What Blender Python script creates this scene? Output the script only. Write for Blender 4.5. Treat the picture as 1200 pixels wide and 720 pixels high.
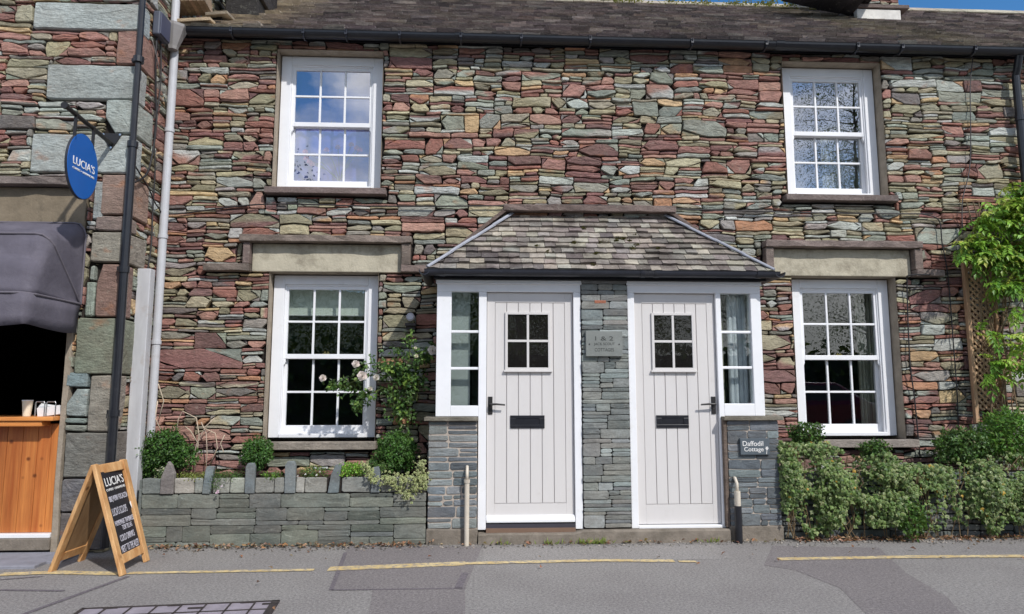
import bpy, math, random
from mathutils import Vector, Matrix, noise
R = math.radians
random.seed(7)
for o in list(bpy.data.objects): bpy.data.objects.remove(o)
scene = bpy.context.scene
col = scene.collection

# ------------------------------------------------------------------ camera
CAM = Vector((0, -6.3, 1.26)); PITCH, YAW, FPX = R(6.9), R(2.8), 800.0
cd = bpy.data.cameras.new('camera'); cam = bpy.data.objects.new('camera', cd); col.objects.link(cam)
cam.location = CAM; cam.rotation_euler = (R(90)+PITCH, 0, -YAW)
cd.lens = 24; cd.sensor_width = 36; cd.sensor_fit = 'HORIZONTAL'; cd.clip_start = .05; cd.clip_end = 600
scene.camera = cam

# ------------------------------------------------------------------ sky and sun
SUN_EL, SUN_AZ = R(43), R(33)            # azimuth measured to the right of the facade's normal
w = bpy.data.worlds.new('World'); scene.world = w; w.use_nodes = True
nt = w.node_tree; nt.nodes.clear()
def N(t, typ, **k):
    n = t.nodes.new(typ)
    for a, b in k.items(): setattr(n, a, b)
    return n
sky = N(nt, 'ShaderNodeTexSky', sky_type='NISHITA'); sky.sun_disc = False
sky.sun_elevation = SUN_EL; sky.sun_rotation = R(180)-SUN_AZ; sky.ozone_density = 2.5; sky.dust_density = .4; sky.air_density = 1.0
tc = N(nt, 'ShaderNodeTexCoord')
mp = N(nt, 'ShaderNodeMapping'); mp.inputs['Scale'].default_value = (1.6, 1.6, 3.2); mp.inputs['Location'].default_value = (3.1, .4, .7)
nz = N(nt, 'ShaderNodeTexNoise'); nz.inputs['Scale'].default_value = 1.9; nz.inputs['Detail'].default_value = 9; nz.inputs['Roughness'].default_value = .58
cr = N(nt, 'ShaderNodeValToRGB'); cr.color_ramp.elements[0].position = .41; cr.color_ramp.elements[1].position = .57
sx = N(nt, 'ShaderNodeSeparateXYZ'); mr = N(nt, 'ShaderNodeMapRange')
mr.inputs['From Min'].default_value = .25; mr.inputs['From Max'].default_value = -.25
mu = N(nt, 'ShaderNodeMath', operation='MULTIPLY')
nz2 = N(nt, 'ShaderNodeTexNoise'); nz2.inputs['Scale'].default_value = 3.4; nz2.inputs['Detail'].default_value = 6
cc = N(nt, 'ShaderNodeValToRGB')
cc.color_ramp.elements[0].position = .35; cc.color_ramp.elements[0].color = (5.2, 5.6, 6.6, 1)
cc.color_ramp.elements[1].position = .62; cc.color_ramp.elements[1].color = (14, 14, 14.4, 1)
mx = N(nt, 'ShaderNodeMixRGB'); bg = N(nt, 'ShaderNodeBackground'); bg.inputs['Strength'].default_value = .125
wo = N(nt, 'ShaderNodeOutputWorld'); L = nt.links.new
L(tc.outputs['Generated'], mp.inputs['Vector']); L(mp.outputs[0], nz.inputs['Vector']); L(nz.outputs['Fac'], cr.inputs['Fac'])
L(tc.outputs['Generated'], sx.inputs[0]); L(sx.outputs['Y'], mr.inputs['Value'])
L(cr.outputs['Color'], mu.inputs[0]); L(mr.outputs[0], mu.inputs[1]); L(mp.outputs[0], nz2.inputs['Vector']); L(nz2.outputs['Fac'], cc.inputs['Fac'])
hv = N(nt, 'ShaderNodeHueSaturation'); hv.inputs['Saturation'].default_value = 1.3; hv.inputs['Value'].default_value = 1.25; L(sky.outputs[0], hv.inputs['Color'])
L(mu.outputs[0], mx.inputs['Fac']); L(hv.outputs[0], mx.inputs['Color1']); L(cc.outputs['Color'], mx.inputs['Color2'])
L(mx.outputs[0], bg.inputs['Color']); L(bg.outputs[0], wo.inputs['Surface'])

sl = bpy.data.lights.new('sun', 'SUN'); sl.energy = 3.7; sl.angle = R(1.2); sl.color = (1, .975, .94)
so = bpy.data.objects.new('sun', sl); col.objects.link(so)
SV = Vector((math.sin(SUN_AZ)*math.cos(SUN_EL), -math.cos(SUN_AZ)*math.cos(SUN_EL), math.sin(SUN_EL)))
so.rotation_euler = (-SV).to_track_quat('-Z', 'Y').to_euler(); so.location = SV*40
scene.view_settings.view_transform = 'Standard'; scene.view_settings.look = 'None'
scene.view_settings.exposure = 0; scene.view_settings.gamma = 1; scene.view_settings.use_curve_mapping = False
try: scene.cycles.max_bounces = 8; scene.cycles.transparent_max_bounces = 12
except Exception: pass

# ------------------------------------------------------------------ helpers
FW = Vector((math.sin(YAW)*math.cos(PITCH), math.cos(YAW)*math.cos(PITCH), math.sin(PITCH)))
RT = Vector((math.cos(YAW), -math.sin(YAW), 0)); UP = RT.cross(FW)
def at(px, py, v=0.0, ax=1):
    """measured pixel of the 1200 px photograph -> point on the plane axis=v (used to take dimensions off the photo)"""
    d = FW*FPX + RT*(px-600) - UP*(py-360)
    return CAM + d*((v-CAM[ax])/d[ax])
def S(r, g, b, k=1.0):
    f = lambda c: ((c/255+.055)/1.055)**2.4 if c/255 > .04045 else c/255/12.92
    return (f(r)*k, f(g)*k, f(b)*k)
def vary(c, s=.12, h=.03):
    k = 1+random.uniform(-s, s)
    return tuple(max(.003, x*k*(1+random.uniform(-h, h))) for x in c)
def mixc(a, b, t): return tuple(x+(y-x)*t for x, y in zip(a, b))

class MB:
    def __init__(s): s.v, s.f, s.c, s.m = [], [], [], []
    def add(s, vs, fs, c=(.5, .5, .5), m=0):
        b = len(s.v); s.v += [tuple(p) for p in vs]
        s.c += list(c) if isinstance(c, list) else [c]*len(vs)
        s.f += [tuple(i+b for i in f) for f in fs]; s.m += [m]*len(fs)
    def box(s, x0, x1, y0, y1, z0, z1, c=(.5, .5, .5), m=0):
        s.add([(x, y, z) for x in (x0, x1) for y in (y0, y1) for z in (z0, z1)],
              [(0, 1, 3, 2), (4, 6, 7, 5), (0, 4, 5, 1), (2, 3, 7, 6), (0, 2, 6, 4), (1, 5, 7, 3)], c, m)
    def obox(s, M, sx_, sy, sz, c=(.5, .5, .5), m=0):
        s.add([M @ Vector((x, y, z)) for x in (-sx_, sx_) for y in (-sy, sy) for z in (-sz, sz)],
              [(0, 1, 3, 2), (4, 6, 7, 5), (0, 4, 5, 1), (2, 3, 7, 6), (0, 2, 6, 4), (1, 5, 7, 3)], c, m)
    def bar(s, a, b, wd, th, up=(0, 0, 1), c=(.5, .5, .5), m=0):
        a, b = Vector(a), Vector(b); d = b-a; l = d.length; d.normalize(); u = Vector(up)
        sd = d.cross(u).normalized(); u = sd.cross(d).normalized()
        M = Matrix.Translation((a+b)/2) @ Matrix((d, sd, u)).transposed().to_4x4()
        s.obox(M, l/2, wd/2, th/2, c, m)
    def tube(s, pts, r, n=10, c=(.5, .5, .5), m=0, cap=True):
        pts = [Vector(p) for p in pts]; vs, fs = [], []
        rr = r if isinstance(r, (list, tuple)) else [r]*len(pts)
        ref = None
        for i, p in enumerate(pts):
            d = (pts[min(i+1, len(pts)-1)]-pts[max(i-1, 0)]).normalized()
            if ref is None: ref = Vector((1, 0, 0)) if abs(d.x) < .8 else Vector((0, 0, 1))
            a = (ref-d*ref.dot(d)).normalized(); ref = a; b = d.cross(a)
            for k in range(n):
                t = 2*math.pi*k/n; vs.append(p+(a*math.cos(t)+b*math.sin(t))*rr[i])
        for i in range(len(pts)-1):
            for k in range(n):
                fs.append((i*n+k, i*n+(k+1) % n, (i+1)*n+(k+1) % n, (i+1)*n+k))
        if cap: fs += [tuple(range(n-1, -1, -1)), tuple(range((len(pts)-1)*n, len(pts)*n))]
        s.add(vs, fs, c, m)
    def prism(s, poly, o, u, v, d0, d1, c=(.5, .5, .5), m=0):
        """2D polygon in the plane o+u,v, extruded along u x v from d0 to d1"""
        o, u, v = Vector(o), Vector(u), Vector(v); n = u.cross(v)
        k = len(poly)
        vs = [o+u*a+v*b+n*d0 for a, b in poly]+[o+u*a+v*b+n*d1 for a, b in poly]
        s.add(vs, [tuple(range(k-1, -1, -1)), tuple(range(k, 2*k))]+[(i, (i+1) % k, k+(i+1) % k, k+i) for i in range(k)], c, m)
    def build(s, name, mats, parent=None, smooth=False, bevel=0, seg=2):
        me = bpy.data.meshes.new(name); me.from_pydata(s.v, [], s.f)
        if not isinstance(mats, (list, tuple)): mats = [mats]
        for q in mats: me.materials.append(q)
        if len(mats) > 1: me.polygons.foreach_set('material_index', s.m)
        at_ = me.attributes.new('Col', 'FLOAT_COLOR', 'POINT')
        at_.data.foreach_set('color', [x for c in s.c for x in (c[0], c[1], c[2], 1.0)])
        if smooth: me.polygons.foreach_set('use_smooth', [True]*len(me.polygons))
        me.update()
        o = bpy.data.objects.new(name, me); col.objects.link(o)
        if bevel:
            b = o.modifiers.new('bevel', 'BEVEL'); b.width = bevel; b.segments = seg; b.limit_method = 'ANGLE'; b.angle_limit = R(40)
        if parent: adopt(o, parent)
        return o
def adopt(o, parent):
    o.parent = parent
    if parent.type == 'EMPTY': o.matrix_parent_inverse = Matrix.Translation(-Vector(parent.location))
def tag(o, label=None, cat=None, group=None, kind=None):
    for k, v in (('label', label), ('category', cat), ('group', group), ('kind', kind)):
        if v: o[k] = v
    return o
def thing(name, loc, label, cat, group=None):
    o = bpy.data.objects.new(name, None); col.objects.link(o); o.location = loc; o.empty_display_size = .1
    return tag(o, label, cat, group)

# ------------------------------------------------------------------ materials
def new_mat(name):
    m = bpy.data.materials.new(name); m.use_nodes = True; t = m.node_tree
    return m, t, t.nodes['Principled BSDF']
def nnoise(t, scale, detail=4, rough=.55, stretch=None, vec=None):
    n = N(t, 'ShaderNodeTexNoise'); n.inputs['Scale'].default_value = scale; n.inputs['Detail'].default_value = detail; n.inputs['Roughness'].default_value = rough
    c = N(t, 'ShaderNodeTexCoord'); src = c.outputs['Object']
    if stretch:
        q = N(t, 'ShaderNodeMapping'); q.inputs['Scale'].default_value = stretch; t.links.new(src, q.inputs['Vector']); src = q.outputs[0]
    t.links.new(src, n.inputs['Vector']); return n
def mrange(t, src, a, b, c, d):
    n = N(t, 'ShaderNodeMapRange'); n.inputs['From Min'].default_value = a; n.inputs['From Max'].default_value = b
    n.inputs['To Min'].default_value = c; n.inputs['To Max'].default_value = d; t.links.new(src, n.inputs['Value']); return n.outputs[0]
def mul(t, a, fac):
    n = N(t, 'ShaderNodeMixRGB', blend_type='MULTIPLY'); n.inputs['Fac'].default_value = 1
    t.links.new(a, n.inputs['Color1']); t.links.new(fac, n.inputs['Color2']); return n.outputs[0]
def mix(t, a, b, fac):
    n = N(t, 'ShaderNodeMixRGB')
    if isinstance(fac, float): n.inputs['Fac'].default_value = fac
    else: t.links.new(fac, n.inputs['Fac'])
    for k, x in (('Color1', a), ('Color2', b)):
        if isinstance(x, tuple): n.inputs[k].default_value = (*x, 1)
        else: t.links.new(x, n.inputs[k])
    return n.outputs[0]
def bump(t, p, h, strength, dist):
    b = N(t, 'ShaderNodeBump'); b.inputs['Strength'].default_value = strength; b.inputs['Distance'].default_value = dist
    t.links.new(h, b.inputs['Height'])
    if p.inputs['Normal'].is_linked: t.links.new(p.inputs['Normal'].links[0].from_socket, b.inputs['Normal'])
    t.links.new(b.outputs[0], p.inputs['Normal'])
def mat_stone(name, sc=9, var=(.62, 1.35), stain=0.0, lichen=0.0, rough=.85, bs=.5, dark=0.0, patina=0.0, big=True):
    m, t, p = new_mat(name); p.inputs['Roughness'].default_value = rough; p.inputs['Specular IOR Level'].default_value = .3
    a = N(t, 'ShaderNodeAttribute', attribute_name='Col'); c = a.outputs['Color']
    n1 = nnoise(t, sc, 6, .65, (1, 1, 2.6)); c = mul(t, c, mrange(t, n1.outputs['Fac'], .25, .75, *var))
    n2 = nnoise(t, sc*9, 5, .7); c = mul(t, c, mrange(t, n2.outputs['Fac'], .3, .7, .8, 1.18))
    if big:
        nb_ = nnoise(t, 3.2, 4, .6, (1, 1, 1.6)); c = mul(t, c, mrange(t, nb_.outputs['Fac'], .3, .7, .78, 1.16))
    if stain:
        n3 = nnoise(t, 5.3, 3, .5, (1, 1, 1.6)); c = mix(t, c, S(178, 112, 66), mrange(t, n3.outputs['Fac'], .62, .74, 0, stain))
    if lichen:
        n4 = nnoise(t, 22, 5, .7); c = mix(t, c, S(198, 196, 180), mrange(t, n4.outputs['Fac'], .58, .72, 0, lichen))
    if dark:
        n5 = nnoise(t, 3.1, 5, .65); c = mix(t, c, S(70, 60, 58), mrange(t, n5.outputs['Fac'], .48, .66, 0, dark))
    if patina:
        n6 = nnoise(t, 1.6, 6, .7, (1, 1, 1.4)); c = mix(t, c, S(126, 108, 90), mrange(t, n6.outputs['Fac'], .42, .66, 0, patina))
    t.links.new(c, p.inputs['Base Color'])
    nb = nnoise(t, 28, 8, .68, (1, 1, 2.2)); bump(t, p, nb.outputs['Fac'], bs, .02)
    return m
def mat_plain(name, c, rough=.5, spec=.4, metal=0, var=.06, sc=6, bs=0, bsc=60, stretch=None, dirt=None, dirt_amt=.4, dirt_lo=.55, dirt_hi=.75, dirt_sc=7):
    m, t, p = new_mat(name); p.inputs['Roughness'].default_value = rough; p.inputs['Specular IOR Level'].default_value = spec; p.inputs['Metallic'].default_value = metal
    n = nnoise(t, sc, 5, .6, stretch); rgb = N(t, 'ShaderNodeRGB'); rgb.outputs[0].default_value = (*c, 1)
    o = mul(t, rgb.outputs[0], mrange(t, n.outputs['Fac'], .3, .7, 1-var, 1+var))
    if dirt:
        d = nnoise(t, dirt_sc, 7, .7); o = mix(t, o, dirt, mrange(t, d.outputs['Fac'], dirt_lo, dirt_hi, 0, dirt_amt))
    t.links.new(o, p.inputs['Base Color'])
    if bs: bump(t, p, nnoise(t, bsc, 6, .65, stretch).outputs['Fac'], bs, .01)
    return m
def mat_leaf(name, trans=.25, rough=.45):
    m, t, p = new_mat(name); p.inputs['Roughness'].default_value = rough; p.inputs['Specular IOR Level'].default_value = .35
    a = N(t, 'ShaderNodeAttribute', attribute_name='Col'); t.links.new(a.outputs['Color'], p.inputs['Base Color'])
    tr = N(t, 'ShaderNodeBsdfTranslucent'); t.links.new(mix(t, a.outputs['Color'], (.5, .6, .1), .25), tr.inputs['Color'])
    ms = N(t, 'ShaderNodeMixShader'); ms.inputs[0].default_value = trans
    t.links.new(p.outputs[0], ms.inputs[1]); t.links.new(tr.outputs[0], ms.inputs[2])
    t.links.new(ms.outputs[0], t.nodes['Material Output'].inputs['Surface']); return m
def mat_attr(name, rough=.6, var=.1, sc=12, stretch=None, spec=.4, bs=0):
    m, t, p = new_mat(name); p.inputs['Roughness'].default_value = rough; p.inputs['Specular IOR Level'].default_value = spec
    a = N(t, 'ShaderNodeAttribute', attribute_name='Col')
    n = nnoise(t, sc, 6, .65, stretch); t.links.new(mul(t, a.outputs['Color'], mrange(t, n.outputs['Fac'], .3, .7, 1-var, 1+var)), p.inputs['Base Color'])
    if bs: bump(t, p, n.outputs['Fac'], bs, .01)
    return m
def mat_glass(name, refl=.2):
    m, t, p = new_mat(name); t.nodes.remove(p)
    tr = N(t, 'ShaderNodeBsdfTransparent'); tr.inputs[0].default_value = (.88, .91, .9, 1)
    gl = N(t, 'ShaderNodeBsdfGlossy'); gl.inputs['Roughness'].default_value = .004; gl.inputs['Color'].default_value = (.93, .95, 1, 1)
    fr = N(t, 'ShaderNodeFresnel'); fr.inputs[0].default_value = 1.5
    ad = N(t, 'ShaderNodeMath', operation='ADD', use_clamp=True); ad.inputs[1].default_value = refl; t.links.new(fr.outputs[0], ad.inputs[0])
    ge = N(t, 'ShaderNodeNewGeometry'); iv = N(t, 'ShaderNodeMath', operation='SUBTRACT'); iv.inputs[0].default_value = 1; t.links.new(ge.outputs['Backfacing'], iv.inputs[1])
    fm = N(t, 'ShaderNodeMath', operation='MULTIPLY'); t.links.new(ad.outputs[0], fm.inputs[0]); t.links.new(iv.outputs[0], fm.inputs[1]); ad = fm
    b = N(t, 'ShaderNodeBump'); b.inputs['Strength'].default_value = .014; b.inputs['Distance'].default_value = .02
    t.links.new(nnoise(t, 5, 2, .4).outputs['Fac'], b.inputs['Height']); t.links.new(b.outputs[0], gl.inputs['Normal'])
    ms = N(t, 'ShaderNodeMixShader'); t.links.new(ad.outputs[0], ms.inputs[0]); t.links.new(tr.outputs[0], ms.inputs[1]); t.links.new(gl.outputs[0], ms.inputs[2])
    t.links.new(ms.outputs[0], t.nodes['Material Output'].inputs['Surface']); return m
def mat_asphalt(name, base, tint, k=1.0):
    m, t, p = new_mat(name); p.inputs['Roughness'].default_value = .9; p.inputs['Specular IOR Level'].default_value = .25
    n1 = nnoise(t, 62, 5, .95); n2 = nnoise(t, 1.3, 6, .6); n3 = nnoise(t, 55, 4, .7); n4 = nnoise(t, 210, 2, .9)
    rgb = N(t, 'ShaderNodeRGB'); rgb.outputs[0].default_value = (*base, 1); c = rgb.outputs[0]
    c = mix(t, c, tint, mrange(t, n2.outputs['Fac'], .4, .65, 0, .8))
    c = mul(t, c, mrange(t, n1.outputs['Fac'], .36, .64, .48, 1.55)); c = mul(t, c, mrange(t, n3.outputs['Fac'], .3, .7, .8, 1.2))
    c = mix(t, c, S(196, 190, 186), mrange(t, n4.outputs['Fac'], .66, .74, 0, .5))
    t.links.new(c, p.inputs['Base Color']); bump(t, p, n1.outputs['Fac'], .55, .006); return m
def mat_wood(name, ca, cb, sc=14, stretch=(1, 1, .12), rough=.55, knots=True):
    m, t, p = new_mat(name); p.inputs['Roughness'].default_value = rough
    wv = nnoise(t, sc, 5, .6, stretch); d = nnoise(t, sc*5, 4, .6, stretch)
    c = mix(t, ca, cb, mrange(t, wv.outputs['Fac'], .35, .68, 0, 1)); c = mul(t, c, mrange(t, d.outputs['Fac'], .3, .7, .86, 1.1))
    if knots:
        kn = N(t, 'ShaderNodeTexVoronoi'); kn.inputs['Scale'].default_value = 6.5
        q = N(t, 'ShaderNodeTexCoord'); t.links.new(q.outputs['Object'], kn.inputs['Vector'])
        c = mix(t, tuple(x*.45 for x in cb), c, mrange(t, kn.outputs['Distance'], .06, .14, 0, 1))
    a = N(t, 'ShaderNodeAttribute', attribute_name='Col'); g = N(t, 'ShaderNodeMixRGB', blend_type='MULTIPLY'); g.inputs['Fac'].default_value = 1
    t.links.new(c, g.inputs['Color1']); t.links.new(a.outputs['Color'], g.inputs['Color2'])
    t.links.new(g.outputs[0], p.inputs['Base Color']); bump(t, p, d.outputs['Fac'], .15, .005); return m

M_stone = mat_stone('rubble stone', sc=12, stain=.38, lichen=.22, var=(.6, 1.36), bs=.8, patina=.30)
M_quoin = mat_stone('quoin stone', sc=5, var=(.8, 1.18), bs=.7, lichen=.25)
M_slate = mat_stone('slate block', sc=7, var=(.7, 1.25), lichen=.22, rough=.8, bs=.35, patina=.25)
M_slab = mat_stone('drip slab', sc=8, var=(.6, 1.3), lichen=.22, bs=.6)
M_roof = mat_stone('roof slate', sc=5, var=(.6, 1.35), lichen=.30, rough=.8, bs=.4)
M_proof = mat_stone('porch slate', sc=8, var=(.6, 1.35), lichen=.5, rough=.85, bs=.6, dark=.7)
M_backing = mat_plain('dark joint mortar', S(50, 45, 42), .95, .1, var=.35, sc=20)
M_mortar = mat_plain('lime mortar', S(176, 164, 152), .95, .1, var=.15, sc=25, bs=.5, bsc=90)
M_render = mat_plain('render reveal', S(158, 146, 130), .9, .2, var=.2, sc=9, bs=.6, bsc=60)
M_lintel = mat_plain('lintel stone', S(182, 174, 154), .9, .2, var=.12, sc=7, bs=.5, bsc=45, dirt=S(104, 95, 80), dirt_amt=.75, dirt_lo=.47, dirt_hi=.70, dirt_sc=4)
M_conc = mat_plain('concrete', S(128, 119, 108), .95, .2, var=.2, sc=9, bs=.7, bsc=70, dirt=S(84, 78, 68), dirt_amt=.7, dirt_lo=.48, dirt_hi=.7, dirt_sc=6)
M_white = mat_plain('white gloss paint', (.80, .80, .81), .4, .45, var=.04, sc=4, bs=.05, bsc=25, dirt=S(184, 176, 162), dirt_amt=.4, dirt_lo=.6, dirt_hi=.8)
M_door = mat_plain('pale grey door paint', S(207, 203, 200), .5, .4, var=.035, sc=3, stretch=(1, 1, .25), bs=.06, bsc=25, dirt=S(172, 162, 152), dirt_amt=.3, dirt_lo=.6, dirt_hi=.8)
M_black = mat_plain('black plastic', S(32, 33, 38), .32, .5, var=.2, sc=12, dirt=S(80, 78, 76), dirt_amt=.35, dirt_lo=.58, dirt_hi=.75)
M_gutter = mat_plain('dark grey gutter', S(44, 46, 54), .35, .5, var=.2, sc=9, dirt=S(110, 106, 100), dirt_amt=.3, dirt_lo=.6, dirt_hi=.75)
M_iron = mat_plain('dark iron', S(58, 52, 50), .6, .4, var=.3, sc=30, bs=.3)
M_pipe = mat_plain('grey white pipe paint', S(188, 189, 193), .5, .4, var=.07, sc=7, dirt=S(140, 132, 124), dirt_amt=.45, dirt_lo=.55, dirt_hi=.75)
M_trunk = mat_plain('weathered pale board', S(186, 186, 188), .75, .3, var=.16, sc=10, stretch=(1, 1, .2), dirt=S(150, 124, 96), dirt_amt=.45)
M_cream = mat_plain('cream pipe paint', S(200, 190, 174), .55, .4, var=.1, sc=9, dirt=S(120, 108, 96), dirt_amt=.5)
M_lead = mat_plain('lead sheet', S(150, 152, 160), .55, .4, var=.12, sc=10)
M_glass = mat_glass('window glass', .13)
M_glassU = mat_glass('upper window glass', .30)
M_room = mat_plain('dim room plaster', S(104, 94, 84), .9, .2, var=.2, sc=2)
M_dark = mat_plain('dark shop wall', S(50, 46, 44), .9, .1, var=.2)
M_soil = mat_plain('soil', S(56, 44, 36), 1, .1, var=.4, sc=30, bs=1, bsc=40)
M_leaf = mat_leaf('leaves'); M_petal = mat_leaf('petals', .3, .6)
M_twig = mat_attr('twigs', .8, .25, 30)
M_attr = mat_attr('painted', .6, .06)
M_asph = mat_asphalt('worn asphalt', S(134, 130, 126), S(124, 119, 116))
M_asph2 = mat_asphalt('newer asphalt', S(121, 115, 113), S(115, 109, 108))
M_asph3 = mat_asphalt('pale asphalt', S(139, 135, 131), S(131, 126, 122))
M_tar = mat_asphalt('tar seam', S(106, 99, 102), S(100, 94, 97))
M_pine = mat_wood('pine', S(214, 170, 118), S(178, 124, 72))
M_orange = mat_wood('varnished boards', S(208, 134, 70), S(162, 86, 38), 9, (1.6, 1, .10), .45)
M_trel = mat_wood('trellis wood', S(204, 172, 136), S(172, 138, 106), 20, knots=False, rough=.8)
M_board = mat_plain('blackboard', S(38, 36, 40), .7, .3, var=.12, sc=12)
M_ply = mat_wood('plywood back', S(170, 138, 100), S(140, 108, 74), 5, (1, 1, .2), .7)
M_chalk = mat_plain('chalk white', S(232, 230, 226), .9, .1, var=.12, sc=120)
M_blue = mat_plain('blue sign', S(22, 92, 170), .35, .5, var=.05)
M_canvas = mat_plain('grey canvas', S(92, 88, 97), .85, .2, var=.14, sc=5, bs=.6, bsc=14, dirt=S(116, 112, 120), dirt_amt=.45, dirt_lo=.5, dirt_hi=.7, dirt_sc=4)
M_steel = mat_plain('brushed steel', (.6, .6, .6), .3, .5, metal=1, var=.05)
M_grey = mat_plain('grey slate sign', S(84, 92, 98), .6, .3, var=.08, sc=8)
M_plaque = mat_plain('pale slate plaque', S(124, 127, 123), .75, .3, var=.12, sc=9, bs=.2)
M_clear = mat_glass('lamp glass', .25)
M_pave = mat_plain('cover paving', S(146, 138, 144), .9, .2, var=.18, sc=14, bs=.5, bsc=90)
M_kerb = mat_plain('grey kerb slab', S(134, 134, 142), .9, .2, var=.15, sc=6, bs=.5, bsc=60, dirt=S(96, 92, 92), dirt_amt=.5)
def mat_line():
    m, t, p = new_mat('worn yellow paint'); p.inputs['Roughness'].default_value = .85
    n = nnoise(t, 26, 6, .75); n2 = nnoise(t, 7, 3, .5)
    c = mix(t, S(212, 190, 138), S(198, 172, 116), mrange(t, n2.outputs['Fac'], .4, .6, 0, 1)); c = mix(t, c, S(138, 130, 126), mrange(t, n.outputs['Fac'], .46, .60, 0, .92))
    t.links.new(c, p.inputs['Base Color']); bump(t, p, nnoise(t, 230, 3, .8).outputs['Fac'], .4, .005); return m
M_line = mat_line()

# ------------------------------------------------------------------ masonry
REDS = [S(146, 107, 98), S(133, 96, 91), S(162, 121, 110), S(118, 89, 86), S(168, 129, 116), S(147, 101, 90)]
OLIVE = [S(166, 157, 128), S(149, 142, 117), S(180, 171, 142), S(134, 128, 107), S(160, 154, 133)]
GREEN = [S(155, 160, 149), S(172, 176, 167), S(138, 144, 134), S(182, 185, 178), S(143, 147, 132)]
TAN = [S(186, 150, 116), S(192, 160, 122), S(176, 130, 100), S(198, 172, 132)]
GREY = [S(129, 123, 117), S(155, 149, 143), S(110, 104, 101), S(143, 139, 129)]
def pick(u, v, warm=0.0):
    n = noise.noise(Vector((u*.5, v*.7, 3.3)))+warm
    wts = [(REDS, max(.1, .34+.35*n)), (OLIVE, .28-.08*n), (GREEN, max(.08, .24-.22*n)), (TAN, .08), (GREY, .12)]
    r = random.random()*sum(x for _, x in wts)
    for p, x in wts:
        r -= x
        if r <= 0: return tuple(x*1.07 for x in vary(random.choice(p), .12, .03))
    return vary(random.choice(GREY))
def stone_poly(mb, P, poly, front, back, colr, bev=.007, relief=.003, m=0):
    """one dressed stone: outline ring, bevel ring, relief ring and a centre; P(u,v,d) -> xyz"""
    k = len(poly)
    cu = sum(p[0] for p in poly)/k; cv = sum(p[1] for p in poly)/k
    hw = (max(p[0] for p in poly)-min(p[0] for p in poly))/2; hh = (max(p[1] for p in poly)-min(p[1] for p in poly))/2
    bev = min(bev, hw*.45, hh*.45); tl = relief*1.6; tu, tv = random.uniform(-tl, tl)/max(hw, .04), random.uniform(-tl, tl)/max(hh, .02)
    def ring(ins, d, jit):
        out = []
        for (a, b) in poly:
            da, db = a-cu, b-cv
            fa = max(0, 1-ins/max(hw, .005)); fb = max(0, 1-ins/max(hh, .005))
            x, y = cu+da*fa, cv+db*fb
            out.append(P(x, y, d+(x-cu)*tu+(y-cv)*tv+random.uniform(-jit, jit)))
        return out
    vs = ring(0, back, 0)+ring(0, front-bev*.9, .0015)+ring(bev*.8, front, relief*.5)
    n = 3
    if hh > .018: vs += ring(min(hw, hh)*.55+.0, front+relief*.5, relief); n = 4
    vs.append(P(cu, cv, front+random.uniform(0, .8)*relief))
    fs = [(r*k+i, r*k+(i+1) % k, (r+1)*k+(i+1) % k, (r+1)*k+i) for r in range(n-1) for i in range(k)]
    fs += [((n-1)*k+i, (n-1)*k+(i+1) % k, n*k) for i in range(k)]
    cs = colr
    if isinstance(colr, list):
        ca, cb, th = colr; cs = []
        sd = math.cos(th), math.sin(th)
        for r in range(n):
            for (a, b) in poly: cs.append(ca if (a-cu)/max(hw, .01)*sd[0]+(b-cv)/max(hh, .01)*sd[1] > .15 else cb)
        cs.append(mixc(ca, cb, .5))
    mb.add(vs, fs, cs, m)
def warp(u, v, au, av, seed):
    lo = .022*noise.noise(Vector((u*.8, v*.35, seed+31))) if av > .01 else 0
    return (u+au*noise.noise(Vector((u*2.2, v*11, seed))), v+lo+av*noise.noise(Vector((u*4.5, v*3.5, seed+9)))+av*.5*noise.noise(Vector((u*13, v*5, seed+19))))
def outline(u0, u1, v0, v1, seed, au, av, gap, chop, jit, step=.065):
    """warped rectangle with knocked-off corners; also returns chips big enough to be filler stones"""
    w_, h_ = u1-u0, v1-v0; pts = []; chips = []
    cs = []
    for q in range(4):
        big = random.random() < chop and h_ > .05 and w_ > .09
        if big: cs.append((random.uniform(.15, .45)*w_, random.uniform(.35, .75)*h_))
        else: cs.append((min(w_*.25, random.uniform(.003, .018)), min(h_*.3, random.uniform(.003, .014))))
    nu = max(1, int(w_/step)); nv = max(1, int(h_/step))
    def seg(a, b, n):
        for i in range(n+1):
            t = i/n; pts.append((a[0]+(b[0]-a[0])*t, a[1]+(b[1]-a[1])*t))
    seg((u0+cs[0][0], v0), (u1-cs[1][0], v0), nu); seg((u1, v0+cs[1][1]), (u1, v1-cs[2][1]), nv)
    seg((u1-cs[2][0], v1), (u0+cs[3][0], v1), nu); seg((u0, v1-cs[3][1]), (u0, v0+cs[0][1]), nv)
    for q, (c, r) in enumerate(zip(((u0, v0), (u1, v0), (u1, v1), (u0, v1)), cs)):
        if r[0] > .05 and r[1] > .03:
            su = 1 if q in (0, 3) else -1; sv = 1 if q < 2 else -1
            tri = [c, (c[0]+su*r[0]*.5, c[1]), (c[0]+su*r[0], c[1]), (c[0]+su*r[0]*.5, c[1]+sv*r[1]*.5), (c[0], c[1]+sv*r[1]), (c[0], c[1]+sv*r[1]*.5)]
            if su*sv < 0: tri = tri[::-1]
            chips.append(tri)
    def fin(ps):
        cu = sum(p[0] for p in ps)/len(ps); cv = sum(p[1] for p in ps)/len(ps); out = []
        for a, b in ps:
            x, y = warp(a, b, au, av, seed)
            x += gap*(1 if a < cu else -1)*min(1, abs(a-cu)/.01)+random.uniform(-jit, jit)
            y += gap*(1 if b < cv else -1)*min(1, abs(b-cv)/.01)+random.uniform(-jit, jit)
            out.append((x, y))
        return out
    return fin(pts), [fin(c) for c in chips]
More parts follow.
